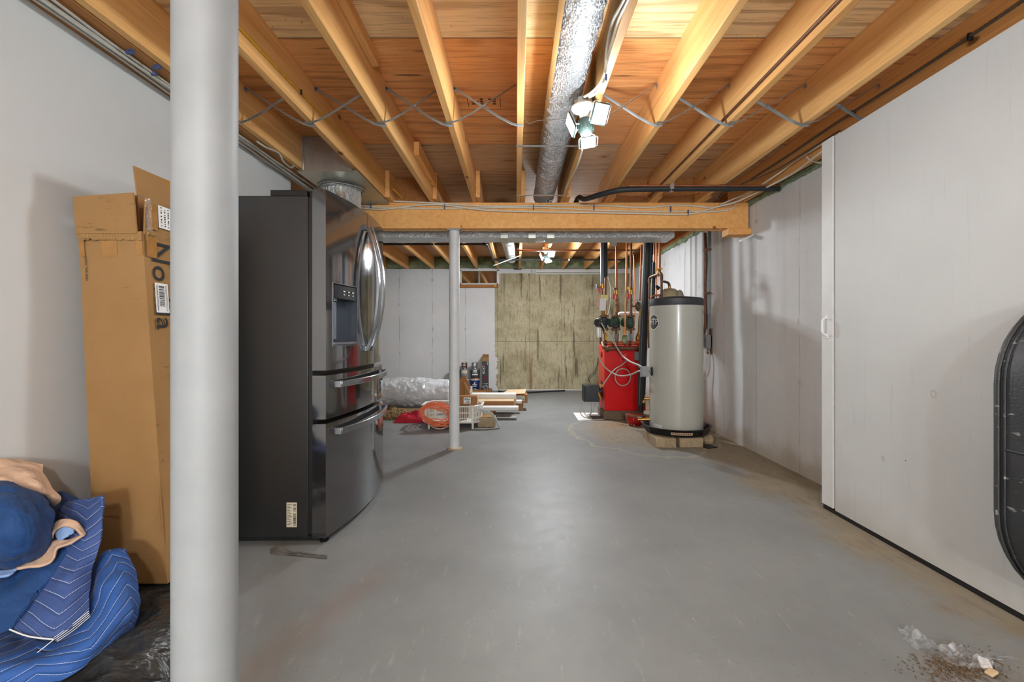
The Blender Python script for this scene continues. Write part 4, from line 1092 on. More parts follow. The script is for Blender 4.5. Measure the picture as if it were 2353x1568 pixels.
c = thing('comforter', (-1.5, 1.42, .4), 'puffy navy comforter with peach lining piled on the quilted blanket', 'comforter')
m = M()
addpatch(m, [[(-170,1120,1.52),(-80,1090,1.52),(0,1098,1.52),(60,1112,1.52),(104,1142,1.52)],
             [(-170,1150,1.38),(-80,1120,1.38),(0,1116,1.37),(70,1136,1.39),(117,1180,1.46)],
             [(-170,1220,1.30),(-80,1206,1.29),(0,1200,1.28),(76,1212,1.32),(120,1232,1.44)],
             [(-170,1290,1.30),(-80,1280,1.30),(0,1274,1.29),(66,1274,1.33),(113,1266,1.44)],
             [(-170,1330,1.40),(-80,1322,1.39),(0,1312,1.39),(50,1302,1.41),(86,1284,1.48)]], 90, 70, .020, 9, 11)
obj('puffed_roll', m, NAVY, c, solid=.010)
m = M()
addpatch(m, [[(-160,1300,1.40),(-60,1298,1.40),(60,1288,1.42),(135,1258,1.46),(180,1228,1.50)],
             [(-160,1370,1.31),(-60,1368,1.31),(40,1366,1.33),(106,1336,1.37),(152,1288,1.44)],
             [(-160,1460,1.26),(-60,1458,1.25),(16,1450,1.27),(50,1420,1.31),(92,1368,1.38)]], 70, 60, .018, 10, 14)
obj('hanging_fold', m, NAVY, c, solid=.010)
m = M()
addpatch(m, [[(104,1150,1.58),(140,1130,1.60),(180,1147,1.62)], [(112,1192,1.54),(150,1194,1.56),(184,1190,1.585)], [(116,1234,1.50),(150,1232,1.52),(188,1218,1.56)]], 16, 16, .006, 10, 17)
obj('rear_fold', m, NAVYD, c, solid=.010)
m = M()
addpatch(m, [[(-170,1068,1.58),(-80,1062,1.58),(0,1056,1.58),(60,1060,1.58),(98,1066,1.585)],
             [(-170,1090,1.47),(-80,1086,1.47),(0,1085,1.47),(70,1090,1.48),(105,1100,1.54)],
             [(-170,1108,1.41),(-80,1106,1.41),(0,1104,1.43),(86,1126,1.47),(139,1146,1.53)],
             [(-170,1120,1.45),(-80,1118,1.45),(0,1116,1.47),(94,1140,1.51),(124,1164,1.545)]], 70, 50, .013, 11, 21)
obj('lining', m, PEACH, c, solid=.008)
m = M()
addpatch(m, [[(116,1240,1.455),(128,1204,1.465),(150,1194,1.465),(178,1200,1.47),(196,1224,1.475)],
             [(118,1248,1.435),(124,1222,1.44),(148,1210,1.445),(172,1214,1.45),(190,1230,1.455)]], 20, 5, .004, 16, 23)
addpatch(m, [[(34,1304,1.37),(96,1272,1.41),(124,1244,1.44),(160,1240,1.445),(197,1225,1.47)],
             [(40,1308,1.35),(112,1296,1.38),(130,1262,1.41),(160,1248,1.425),(192,1230,1.455)]], 30, 6, .005, 14, 25)
obj('lining', m, PEACH, c, solid=.007)
m = M()
addpatch(m, [[(122,1204,1.462),(144,1196,1.462),(164,1206,1.462)], [(128,1228,1.45),(150,1222,1.45),(170,1224,1.455)], [(134,1246,1.437),(144,1240,1.44),(158,1232,1.45)]], 10, 10, .004, 14, 27)
addpatch(m, [[(-160,1316,1.36),(0,1312,1.355),(46,1304,1.37)], [(-160,1332,1.34),(0,1328,1.335),(30,1318,1.36)]], 14, 4, .003, 14, 29)
obj('blue_facing', m, SKY, c, solid=.006)

# ------------------------------------------------------------------ oil tank beside the camera
ot = thing('oil_tank', (2.05, .75, 0), 'black steel oil tank on short legs by the white panel', 'tank')
zc0, zc1, R = .435, .885, .335; cx = 2.027
def prof_t(s, rr):       # obround section
    pts = []; n = 20
    for i in range(n+1): a = PI*i/n; pts.append((cx + rr*math.cos(a), zc1 + rr*math.sin(a)))
    for i in range(n+1): a = PI + PI*i/n; pts.append((cx + rr*math.cos(a), zc0 + rr*math.sin(a)))
    return pts
ys = [(-.05, .93), (-.03, 1.0), (1.585, 1.0), (1.598, .985), (1.606, .93), (1.61, .8)]
m = M(); secs = [[(x, y, z) for x, z in prof_t(0, R*k)] for y, k in ys]; n = len(secs[0]); vs = [p for s_ in secs for p in s_]
fs = [(i*n+(j+1) % n, i*n+j, (i+1)*n+j, (i+1)*n+(j+1) % n) for i in range(len(ys)-1) for j in range(n)] + [tuple(range(n)), tuple((len(ys)-1)*n+j for j in reversed(range(n)))]
m.add(vs, fs); obj('tank_shell', m, TANK, ot, sharp=50)
obj('end_weld', M().tube([(x, 1.578, z) for x, z in prof_t(0, R+.002)], .006, 8, True).tube([(x, 1.556, z) for x, z in prof_t(0, R+.001)], .003, 8, True), TANK, ot)
obj('seam_weld', M().tube([(cx-R-.001, -.03, .660) for q in (0,)] + [(cx-R-.001, .4*k, .660 + .0015*(k % 2)) for k in range(1, 4)] + [(cx-R-.001, 1.55, .660)], .004, 8), TANK, ot)
for x in (cx-.2, cx+.2):
    for y in (.15, 1.4): obj('leg', M().cyl((x, y, 0), (x, y, .24), .022), BLKMET, ot)

# ------------------------------------------------------------------ litter on the floor before the tank
def scrap(px, py, w, h, seed, lab, mat, name='plastic_scrap', cat='scrap', lift=.03):
    p = PZ(px, py, 0); m = M()
    def f(u, v):
        q = Vector((u*3+seed, v*3, seed))
        return (p.x + (u-.5)*w*(1-.3*v) + .02*noise.noise(q), p.y + (v-.5)*h + .02*noise.noise(q+Vector((5,5,5))), .002 + lift*abs(noise.noise(q*1.6))*math.sin(PI*u)**.5)
    m.grid(f, 22, 14); return tag(obj(name, m, mat), lab, cat)
scrap(2110, 1475, .09, .09, 3, 'crumpled clear plastic wrapper on the floor nearer the white panel', SCRAPF, lift=.06)
scrap(2225, 1518, .16, .09, 8, 'clear plastic scrap lying in the dirt by the tank', SCRAPF, lift=.05)
scrap(2288, 1514, .16, .022, 12, 'thin flat strip of clear film beside the dirt', SCRAPF, lift=.01)
p = PZ(2264, 1532, 0); m = M().obox(p + Vector((0,0,.007)), (.012,.018,.004), (-.010,.010,0), (0,0,.006))
tag(obj('foam_chip', m, PAPER, bevel=.003), 'small white chip of foam on the dirty floor', 'chip')
p = PZ(2278, 1552, 0); m = M().obox(p + Vector((0,0,.008)), (.014,.004,.003), (-.003,.010,0), (0,0,.004))
tag(obj('wood_chip', m, CARDL, bevel=.002), 'tan wood chip on the dirty floor below the foam chip', 'chip')
m = M()
for i in range(520):
    a = random.gauss(0, 1); b = random.gauss(0, 1); p = PZ(2205 + a*52, 1530 + b*16, 0)
    if p.x > 1.68: continue
    l = random.uniform(.001, .0045) if random.random() < .93 else random.uniform(.006, .016); an = random.uniform(0, PI); m.obox(p + Vector((0,0,.0013)), (l*math.cos(an), l*math.sin(an), 0), (-.0009*math.sin(an), .0009*math.cos(an), 0), (0,0,.0011))
tag(obj('dirt_debris', m, plain('dry brown debris', (104, 82, 56), .9, var=.5, nscale=160), smooth=False), 'scatter of dry wood bits and dirt on the floor', 'debris', kind='stuff')
# ------------------------------------------------------------------ water heater on its pan and blocks
HX, HY, HR = 1.6, 4.5, .255
ht = thing('water_heater', (HX, HY, .10), 'tall warm grey water heater with dark top band, standing in a black pan', 'water heater')
obj('tank_body', M().lathe([(HR-.02, .101), (HR, .115), (HR, 1.345)], (HX, HY, 0), 64), HEATER, ht, sharp=50)
obj('top_band', M().lathe([(HR+.001, 1.338), (HR+.003, 1.342), (HR+.003, 1.402), (HR-.012, 1.414), (.12, 1.43), (.0, 1.432)], (HX, HY, 0), 64), DARKBAND, ht, sharp=50)
FA = math.radians(250.4)
def onh(a, z, d=0): return Vector((HX + (HR+d)*math.cos(a), HY + (HR+d)*math.sin(a), z))
a0 = FA - math.radians(55); zl = 1.178
def disc(m, r, d, mi):
    n = 40; ring = [(0,0)]
    vs = [onh(a0, zl, d)]; fs = []
    for k in range(1, 7):
        for j in range(n):
            t = 2*PI*j/n; q = r*k/6; vs.append(onh(a0 + q*math.cos(t)/HR, zl + q*math.sin(t), d))
    for j in range(n): fs.append((0, 1+j, 1+(j+1) % n))
    for k in range(5):
        for j in range(n): fs.append((1+k*n+j, 1+(k+1)*n+j, 1+(k+1)*n+(j+1) % n, 1+k*n+(j+1) % n))
    m.add(vs, fs, mi)
lg = M(); disc(lg, .076, .0012, 0)
em = obj('emblem', lg, PAPER, ht, smooth=False)
l2 = M(); disc(l2, .070, .0020, 0); obj('emblem_disc', l2, DARKBAND, em, smooth=False)
l3 = M(); text(l3, 'HTP', .074, lambda x, y: onh(a0 + x*1.0/HR, zl + y*1.15, .0030)); obj('emblem_lettering', l3, PAPER, em, smooth=False)
def hlabel(a, z, w, h, mat, name):
    m = M().grid(lambda u, v: onh(a + (u-.5)*w/HR, z + (v-.5)*h, .0012), 8, 1); return obj(name, m, mat, ht, smooth=False)
lb = hlabel(FA - math.radians(42), .155, .10, .05, PAPER, 'data_label')
q = M()
for r_ in range(5):
    for i in range(8):
        if random.random() < .8: q.grid(lambda u, v: onh(FA - math.radians(42) + (-.042 + i*.0105 + u*.008)/HR, .137 + r_*.008 + v*.003, .002), 1, 1)
obj('printed_text', q, INKG, lb, smooth=False)
hlabel(FA - math.radians(76), 1.165, .05, .17, YELLOW, 'warning_label')
# aquastat box and boot at the side
ab = FA - math.radians(62)
pb = onh(ab, .69, 0); dr_ = Vector((math.cos(ab), math.sin(ab), 0)); tg = Vector((-math.sin(ab), math.cos(ab), 0))
m = M(); vs = []
bo = M()
for k, (s, d) in enumerate(((1.0, .001), (.9, .008), (.6, .012))):
    for j in range(24):
        t = 2*PI*j/24; vs.append(onh(ab + .028*s*math.cos(t)/HR, .69 + .048*s*math.sin(t), d))
fs = [(k*24+j, k*24+(j+1) % 24, (k+1)*24+(j+1) % 24, (k+1)*24+j) for k in range(2) for j in range(24)] + [tuple(48+j for j in range(24))]
bo.add(vs, fs); obj('sensor_boot', bo, BLKPL, ht)
L_ = Vector((-1, -.15, 0)).normalized()
obj('conduit_nipple', M().cyl(pb + dr_*.005, pb + L_*.075 + Vector((0,0,.004)), .010), GREYBOX, ht)
jb = Vector((1.262, 4.42, .692))
obj('junction_box', M().box(1.228, 1.297, 4.38, 4.44, .642, .742), GREYBOX, ht, bevel=.004)
obj('box_cover', M().box(1.224, 1.229, 4.378, 4.442, .640, .744), GREYBOX, ht, bevel=.002)
obj('drain_valve', M().cyl(onh(FA-math.radians(88), .40, -.01), onh(FA-math.radians(88), .40, .05), .013).cyl(onh(FA-math.radians(88), .38, .045), onh(FA-math.radians(88), .36, .06), .016).obox(onh(FA-math.radians(88), .42, .04), (.006,0,0), (0,.006,0), (0,0,.02)), BRASS, ht)
obj('bottom_drain', M().cyl(onh(FA-math.radians(80), .20, -.01), onh(FA-math.radians(80), .195, .075), .016).cyl(onh(FA-math.radians(80), .195, .07), onh(FA-math.radians(80), .195, .115), .012), BRASS, ht)
dvp = onh(FA-math.radians(80), .195, .10)
obj('drain_handle', M().obox(dvp + Vector((0,0,.022)), (.022,-.006,0), (.002,.005,0), (0,0,.003)).cyl(dvp, dvp + Vector((0,0,.022)), .004), CHROME, ht)

pt = thing('drain_pan', (HX, HY, .088), 'round black drain pan under the water heater', 'pan')
obj('pan_body', M().lathe([(0, .094), (.285, .094), (.315, .160), (.330, .163), (.334, .158), (.322, .152), (.291, .089), (.0, .0885)], (HX, HY, 0), 64), BLKPL, pt, sharp=40)
rb = M()
for k in range(18):
    a = 2*PI*k/18; c_ = Vector((HX + .306*math.cos(a), HY + .306*math.sin(a), .122))
    rb.obox(c_, (.007*math.cos(a), .007*math.sin(a), 0), (-.009*math.sin(a), .009*math.cos(a), 0), (.013*math.cos(a), .013*math.sin(a), .028))
obj('pan_ribs', rb, BLKPL, pt, bevel=.002)
pl = M(); ap = FA + math.radians(10)
pl.grid(lambda u, v: (HX + (.3105+.013*v)*math.cos(ap + (u-.5)*.62), HY + (.3105+.013*v)*math.sin(ap + (u-.5)*.62), .112 + .026*v), 12, 1)
po = obj('pan_label', pl, plain('tan label', (206, 190, 160), .5), pt, smooth=False); pk = M()
for i in range(9):
    u0 = .05 + i*.1
    pk.grid(lambda u, v: (HX + (.3120+.013*(.25+v*.5))*math.cos(ap + (u0+u*.07-.5)*.62), HY + (.3120+.013*(.25+v*.5))*math.sin(ap + (u0+u*.07-.5)*.62), .112 + .026*(.25+v*.5)), 2, 1)
obj('printed_text', pk, plain('orange print', (150, 84, 44), .5), po, smooth=False)
def block(x0, x1, y0, y1, z0, z1, lab, seed):
    m = M(); n = 10
    def side(u, v, face):
        e = .004*noise.noise(Vector((u*6+seed, v*6, seed)))
        return e
    o = obj('cement_block', M().box(x0, x1, y0, y1, z0, z1), BLOCK, bevel=.005); return tag(o, lab, 'block', 'blocks under the heater pan')
block(1.30, 1.49, 4.18, 4.62, 0, .0875, 'left cement block under the front of the heater pan', 1)
block(1.525, 1.745, 4.19, 4.45, 0, .0875, 'right cement block under the front of the heater pan', 5)
block(1.53, 1.75, 4.55, 4.80, 0, .0875, 'cement block under the back of the heater pan', 9)
m = M().lathe([(0,0), (.05,.004), (.062,.03), (.05,.06), (.02,.082), (0,.085)], (1.862, 4.36, 0), 14)
for v in m.v: v += Vector((noise.noise(v*20), noise.noise(v*20+Vector((3,3,3))), 0))*.016
tag(obj('rubble_stone', m, BLOCK), 'rough broken stone on the floor right of the heater pan', 'stone')
tag(obj('metal_plate', M().obox((1.80, 4.21, .006), (.055,.02,0), (-.02,.05,0), (0,0,.005)), BLKMET, bevel=.003), 'flat dark metal piece on the floor by the right cement block', 'plate')

# ------------------------------------------------------------------ boiler
BX0, BX1, BY0, BY1 = 1.098, 1.60, 5.55, 5.98
bo_ = thing('boiler', (1.35, 5.76, 0), 'red oil boiler on a grey block with pipes rising above it', 'boiler')
obj('jacket', M().box(BX0, BX1, BY0, BY1, .112, .915), RED, bo_, bevel=.006)
ft_ = M()
sidem = M().box(BX0-.004, BX0+.002, BY0+.02, BY1-.02, .14, .90)
obj('side_panel', sidem, RED_LIT, bo_, bevel=.002)
for z, r in ((.80, .035), (.42, .05)):
    obj('port_cover', M().cyl((BX0-.005, 5.74, z), (BX0-.012, 5.74, z), r, n=20), BLKMET, bo_)
obj('base_block', M().box(BX0-.015, BX1-.02, BY0+.01, BY1, .0, .112), plain('dark cement base', (112, 96, 78), .9, var=.3, bump=.5), bo_, bevel=.008)
m = M().box(1.293, 1.299, BY0-.0016, BY0-.0004, .72, .90)
text(m, 'US', .085, lambda x, y: Vector((1.335 - y, BY0-.0012, .765 + x)))
obj('front_lettering', m, plain('pale red print', (226, 120, 100), .5), bo_, smooth=False)
bu = obj('burner_housing', M().box(.852, 1.05, 5.66, 5.84, .205, .415), BLKPL, bo_, bevel=.006)
obj('burner_face', M().box(.870, 1.045, 5.648, 5.66, .215, .405), plain('dark blue black panel', (34, 38, 44), .4), bu, bevel=.004)
obj('burner_flange', M().cyl((1.05, 5.75, .33), (BX0-.004, 5.75, .33), .065, n=20).cyl((1.075, 5.75, .33), (1.082, 5.75, .33), .085, n=20), BLKMET, bo_)
obj('fuel_fitting', M().cyl((1.03, 5.63, .33), (1.06, 5.63, .25), .02).cyl((1.06, 5.63, .38), (1.06, 5.63, .44), .012).box(1.04, 1.08, 5.61, 5.65, .40, .43), BRASS, bo_)
obj('control_box', M().box(1.455, 1.545, BY0-.05, BY0, .735, .845), GREYBOX, bo_, bevel=.004)
obj('fuel_line', M().tube(spl([(.95, 5.66, .205), (.93, 5.62, .06), (.86, 5.60, .02), (.80, 5.60, .08), (.82, 5.62, .20)], 8), .006, 6).tube(spl([(1.0, 5.66, .205), (.95, 5.6, .09), (.87, 5.6, .05), (.84, 5.62, .12)], 8), .005, 6), CABLE, bo_)

# headers over the boiler
hd = thing('header_pipe', (1.3, 5.6, .88), 'orange and copper header pipes across the top front of the red boiler', 'pipe')
obj('orange_pipe', M().tube(bend([(1.10, 5.66, .90), (1.10, 5.62, .945), (1.62, 5.62, .945), (1.62, 5.70, .90)], .04), .023, 14), plain('orange primed pipe', (196, 104, 66), .5, .3, var=.2), hd)
obj('front_pipe', M().tube(bend([(1.075, 5.60, .95), (1.075, 5.50, .885), (1.60, 5.50, .885)], .05), .023, 14), COPPERT, hd)
for x in (1.16, 1.29, 1.385): obj('fitting', M().cyl((x-.02, 5.50, .885), (x+.02, 5.50, .885), .030, n=14), COPPERT, hd)
for x in (1.12, 1.22, 1.42): obj('fitting', M().cyl((x-.015, 5.62, .945), (x+.015, 5.62, .945), .029, n=14), COPPERT, hd)
obj('elbow', M().tube(spl([(1.11, 5.52, .86), (1.12, 5.50, .882), (1.15, 5.50, .885)], 6), .029, 12), COPPERT, hd)

def vpipe(name, px, ytop, ybot, Y, r, mat, lab, fits=(), dx=0, top=None, cat='pipe', group='upright pipes over the boiler', parent=None):
    a, b = P(px, ytop, Y), P(px+dx, ybot, Y)
    if top is not None: a = Vector((a.x, a.y, top))
    m = M().tube([a, b], r, 14)
    for fy in fits:
        p = P(px + dx*(fy-ytop)/(ybot-ytop), fy, Y); m.cyl(p - Vector((0,0,.018)), p + Vector((0,0,.018)), r*1.3, n=14)
    return m, a, b
def pump(x, y, z, mat, lab, face=BLKPL, sx=-1):
    t = thing('circulator_pump', (x, y, z-.10), lab, 'pump', 'circulator pumps')
    obj('pump_casing', M().lathe([(.024,-.075),(.05,-.055),(.058,0),(.05,.055),(.024,.075)], (x, y, z), 24), mat, t)
    ax = Vector((sx*.82, -.57, 0)).normalized(); c = Vector((x, y, z))
    obj('motor', M().tube([c + ax*.03, c + ax*.05, c + ax*.115, c + ax*.128], [.052, .056, .056, .046], 24), mat, t)
    obj('motor_cap', M().cyl(c + ax*.127, c + ax*.131, .043, n=24), face, t)
    sd = ax.cross(Vector((0,0,1)))
    obj('terminal_box', M().obox(c + ax*.075 + sd*(.05 if sd.y < 0 else -.05), ax*.03, sd*.018, (0,0,.03)), mat, t, bevel=.003)
    for dz, nm in ((.082, 'flange'), (-.082, 'flange')):
        fl = M().obox((x, y, z+dz), (.06,0,0), (0,.026,0), (0,0,.008)).cyl((x, y, z+dz-.012), (x, y, z+dz+.022 if dz > 0 else z+dz-.022), .032, n=16)
        for s in (-1, 1): fl.cyl((x+s*.045, y, z+dz-.016), (x+s*.045, y, z+dz+.016), .009, n=8)
        obj(nm, fl, COPPERT, t, bevel=.002)
    return t
def ball_valve(m_parent, p, mat_handle, side=-1, hang=.07, hmat=None):
    m = M().lathe([(.018,-.035),(.024,-.03),(.026,0),(.024,.03),(.018,.035)], p, 14); obj('valve_body', m, BRASS, m_parent)
    h = M().tube(bend([p + Vector((side*.02,-.02,0)), p + Vector((side*.035,-.03,0)), p + Vector((side*.04,-.03,-.02))], .01), .004, 6)
    obj('valve_lever', h, CHROME, m_parent)
    g = M().obox(p + Vector((side*.042,-.031,-.02-hang/2)), (.013,0,0), (0,.006,0), (0,0,hang/2)); obj('lever_grip', g, mat_handle, m_parent, bevel=.004)
YV = 5.72
def zat(py, Y): return CZ + (CY-py)*Y/F
REDG = plain('red vinyl grip', (206, 40, 44), .4)
YELG = plain('yellow grip', (226, 176, 40), .4)
def riser(px, ptop, pipes, pump_y, lab, valve, mat, bodym=None, face=None):
    x = P(px, 700, YV).x
    t = thing('pipe_riser', (x, YV, .95), lab, 'pipe', 'pump risers over the boiler')
    return t, x
# first riser: twin black insulated pipes, valve, hanging tag, dark pump
x1 = P(1391, 700, YV).x; x1b = P(1383, 700, YV).x
r1 = thing('pipe_riser', (x1, YV, .95), 'riser with black insulation and a hanging white tag above the dark pump', 'pipe', 'pump risers over the boiler')
obj('insulated_pipe', M().cyl((x1, YV, zat(637, YV)), (x1, YV, 2.235), .029, n=18), BLKRUB, r1)
obj('insulated_pipe', M().cyl((x1b, YV-.03, zat(664, YV)), (x1b, YV-.03, 2.235), .024, n=18), plain('grey blue pipe insulation', (92, 102, 110), .4), r1)
zp = zat(742, YV)
obj('copper_pipe', M().cyl((x1, YV, zp+.08), (x1, YV, zat(637, YV)), .015, n=14).cyl((x1b, YV-.03, zp+.09), (x1b, YV-.03, zat(664, YV)), .013), COPPERT, r1)
ball_valve(r1, Vector((x1b, YV-.03, zat(658, YV))), REDG)
hw = M().lathe([(.008,0),(.034,.004),(.034,.012),(.008,.016)], (x1b-.085, YV-.05, zat(660, YV)), 8, 'X')
obj('handwheel', hw, plain('blue grey handwheel', (112, 120, 140), .4, .3), r1)
obj('valve_stem', M().cyl((x1b-.08, YV-.05, zat(660, YV)), (x1b, YV-.03, zat(660, YV)), .008), BRASS, r1)
obj('union', M().cyl((x1, YV, zp+.10), (x1, YV, zp+.15), .026, n=10), BRASS, r1)
obj('lower_pipe', M().cyl((x1, YV-.0, .94), (x1, YV, zp-.08), .016).cyl((x1b-.02, YV-.03, .93), (x1b-.02, YV-.03, zp-.10), .015), COPPERT, r1)
ball_valve(r1, Vector((x1-.01, YV-.03, zat(762, YV))), YELG, side=.2, hang=.09)
pump(x1-.02, YV-.01, zp, plain('dark grey pump enamel', (52, 54, 60), .4), 'dark grey pump below the white tag')
obj('adapter', M().obox((x1b-.035, YV-.04, zat(765, YV)), (.02,0,0), (0,.02,0), (0,0,.06)), PAPER, r1, bevel=.004)
tg = thing('paper_tag', P(1385, 713, 5.64), 'white and pink paper tags tied to the insulated riser', 'tag')
def card(x0, x1, y0, y1, Y, sk=0): 
    a, b, c, d_ = P(x0+sk, y0, Y), P(x1+sk, y0, Y), P(x1, y1, Y), P(x0, y1, Y); o = Vector((0,.002,0))
    return M().hexa([d_, c, c+o, d_+o, a, b, b+o, a+o])
obj('white_card', card(1377.5, 1392, 686, 714, 5.64, 1.5), PAPER, tg)
obj('yellow_card', card(1381, 1397, 678, 690, 5.65), PAPERY, tg)
obj('pink_card', card(1370, 1378, 679, 706, 5.66, 4), PAPERP, tg)
obj('string', M().tube([P(1386, 662, 5.65), P(1387, 679, 5.65)], .002, 5), PAPER, tg)
# second and third risers with green pumps
def green_riser(px, lab, plab, knob):
    x = P(px, 700, YV).x; t = thing('pipe_riser', (x, YV, .9), lab, 'pipe', 'pump risers over the boiler')
    m = M().cyl((x, YV, zp+.08), (x, YV, 2.235), .0145, n=14)
    obj('copper_pipe', m, COPPERT if knob else COPPER, t)
    for py in (665, 690, 702, 720): obj('fitting', M().cyl((x, YV, zat(py, YV)-.016), (x, YV, zat(py, YV)+.016), .0195, n=14), COPPERT, t)
    if knob: obj('round_knob', M().cyl((x-.03, YV-.02, zat(663, YV)), (x-.042, YV-.035, zat(663, YV)), .02, n=16), YELG, t)
    else: obj('drain_elbow', M().tube(spl([(x, YV, zat(664, YV)), (x-.03, YV-.02, zat(664, YV)), (x-.035, YV-.02, zat(668, YV))], 6), .011, 10), COPPERT, t)
    ball_valve(t, Vector((x, YV-.005, zat(672, YV))), REDG)
    obj('lower_pipe', M().cyl((x, YV, .93), (x, YV, zp-.08), .0165), COPPERT, t)
    obj('flow_valve', M().cyl((x, YV, zat(792, YV)), (x, YV, zat(768, YV)), .02, n=12).obox((x-.03, YV-.015, zat(776, YV)), (.012,0,0), (0,.012,0), (0,0,.05)), GREYBOX, t, bevel=.002)
    pump(x-.012, YV, zp, GREENP, plab, GREENP)
green_riser(1416.5, 'bare copper riser over the left green pump', 'green pump between the dark pump and the other green pump', False)
green_riser(1450, 'tarnished copper riser with a yellow knob over the right green pump', 'green pump nearest the thick black pipe', True)
# other uprights
def upright(px0, py0, px1, py1, Y, r, mat, lab, name='copper_pipe', fits=(), top=None):
    a, b = P(px0, py0, Y), P(px1, py1, Y)
    if top: a.z = top
    m = M().cyl(a, b, r, n=14)
    for t in fits: c = a.lerp(b, t); d = (b-a).normalized(); m.cyl(c-d*.016, c+d*.016, r*1.32, n=14)
    return tag(obj(name, m, mat), lab, 'pipe', 'upright pipes by the boiler')
upright(1441, 556, 1435.5, 774, 5.62, .011, COPPERB, 'bright copper pipe slanting down between the two green pumps', fits=(.97,), top=2.235)
bf = thing('fill_valve', (1.37, 5.62, .90), 'green and brass feed valve below the bright copper pipe', 'valve')
p = P(1436, 781, 5.62)
obj('valve_body', M().lathe([(.014,-.06),(.034,-.045),(.038,-.01),(.028,.03),(.034,.045),(.012,.06)], p, 16), plain('green bronze', (132, 148, 116), .6, .3, var=.3), bf)
obj('valve_cap', M().cyl(p + Vector((0,-.02,-.01)), p + Vector((-.02,-.06,-.01)), .026, n=14), plain('pale green bronze', (156, 168, 136), .6, .3, var=.3), bf)
obj('lower_nipple', M().cyl(p + Vector((0,0,-.09)), p + Vector((0,0,-.05)), .013), COPPERT, bf)
tag(obj('copper_tube', M().tube(spl([P(1449, 580, 5.9), P(1456, 590, 5.9), P(1457.5, 640, 5.9), P(1459, 700, 5.9), P(1458, 740, 5.9), P(1455, 785, 5.9)], 8), .006, 8), COPPERB), 'thin soft copper tube curving down behind the right green pump', 'pipe')
upright(1474, 585, 1470, 692, 5.75, .011, COPPER, 'copper pipe down to the round air vent beside the thick black pipe', top=2.2)
av = thing('pressure_valve', (P(1467, 700, 5.7).x, 5.7, 1.25), 'brass pressure valve and air vent beside the thick black pipe', 'valve')
p = P(1467, 703, 5.7)
obj('vent_body', M().lathe([(.012,-.07),(.036,-.04),(.042,0),(.03,.035),(.012,.05)], p, 16), plain('worn grey brass', (120, 108, 92), .45, .6, var=.3), av)
obj('side_pipe', M().cyl(p + Vector((-.085, .01, -.01)), p, .009), COPPERT, av)
obj('lever', M().obox(p + Vector((-.02,-.02,.075)), (.03,0,.012), (0,.004,0), (0,0,.002)).cyl(p + Vector((0,0,.04)), p+Vector((-.01,-.01,.075)), .006), CHROME, av)
obj('body_pipe', M().cyl(P(1470, 708, 5.7), P(1466, 800, 5.7), .012), plain('yellow brass pipe', (176, 142, 86), .45, .7, var=.3), av)
obj('gauge_body', M().lathe([(.012,-.08),(.03,-.05),(.034,0),(.022,.03),(.012,.06)], P(1466, 776, 5.7), 14), BRASS, av)
obj('yellow_grip', M().obox(P(1471, 718, 5.68), (.010,0,0), (0,.006,0), (0,0,.045)), YELG, av, bevel=.003)
wq = P(1421, 720, 6.3)
tag(obj('white_pipe', M().tube(bend([(wq.x, wq.y, 0), wq, (XR, wq.y, wq.z)], .04), .020, 14), PLASTW), 'white plastic pipe bending across behind the pump risers', 'pipe')

# thick black insulated pipe in front of the boiler, and the bowl under it
a, b = P(1488, 560, 5.2), P(1472, 945, 5.2); a.z = 2.16
bp_ = thing('drain_pipe', (b.x, 5.2, .16), 'thick black pipe slanting down before the boiler, its end over the bowl', 'pipe')
obj('pipe_sleeve', M().cyl(a, a.lerp(b, .965), .046, n=24), BLKRUB, bp_)
obj('pipe_seam', M().tube([a + Vector((-.030,-.036,0)), a.lerp(b, .965) + Vector((-.030,-.036,0))], .003, 6), plain('grey seam', (120, 124, 128), .4), bp_)
obj('pipe_end', M().cyl(a.lerp(b, .96), b, .03, n=20), BLKMET, bp_)
BWX, BWY = P(1459, 968, 5.25).x, 5.23
bw = thing('painted_bowl', (BWX, BWY, 0), 'red bowl with cream blotches on the floor under the thick black pipe', 'bowl')
def santa():
    a = Mat('red glaze with cream blotches'); p = a.O(); v = a.vor(a.map(p, (1,1,1.3)), 17); k = a.noise(p, 30, 3)
    c = a.mix(a.mapr(a.math('ADD', v, a.math('MULTIPLY', k, .25)), .30, .33, 1, 0), lin((170, 22, 26)), lin((222, 206, 170)))
    a.set(Base_Color=c, Roughness=.25); return a.m
obj('bowl_body', M().lathe([(0,.004),(.055,.004),(.06,0),(.09,.03),(.112,.075),(.118,.125),(.113,.125),(.105,.078),(.08,.04),(.0,.018)], (BWX, BWY, 0), 40), santa(), bw, sharp=60)
obj('rim_band', M().lathe([(.1185,.112),(.1195,.118),(.1185,.126),(.112,.126)], (BWX, BWY, 0), 40), plain('brown glaze', (120, 84, 60), .3), bw)

# pipes gathered behind the heater top
pa = thing('insulated_upright', (P(1502, 600, 5.0).x, 5.0, 1.4), 'black insulated pipe coming down behind the heater top', 'pipe')
p0, p1 = P(1503, 604, 5.0), P(1500, 700, 5.0)
obj('sleeve', M().cyl(p0, p1, .020, n=16), BLKRUB, pa)
obj('copper_end', M().cyl(Vector((p0.x+.01, 5.0, 2.235)), p0, .011), COPPER, pa)
obj('coupling', M().cyl(p0 + Vector((.002,0,.02)), p0 + Vector((.004,0,.09)), .015), COPPERB, pa)
upright(1500, 560, 1499, 640, 5.45, .030, BLKRUB, 'second black insulated pipe just behind the thick black pipe', 'insulated_pipe', top=2.235)
upright(1508.5, 558, 1508, 700, 4.9, .008, COPPERB, 'thin bright copper pipe down to the left side of the heater top', top=2.235)
upright(1517, 555, 1515.5, 622, 4.85, .012, COPPER, 'copper pipe down to the yellow handled valve over the heater', top=2.235, fits=(.98,))
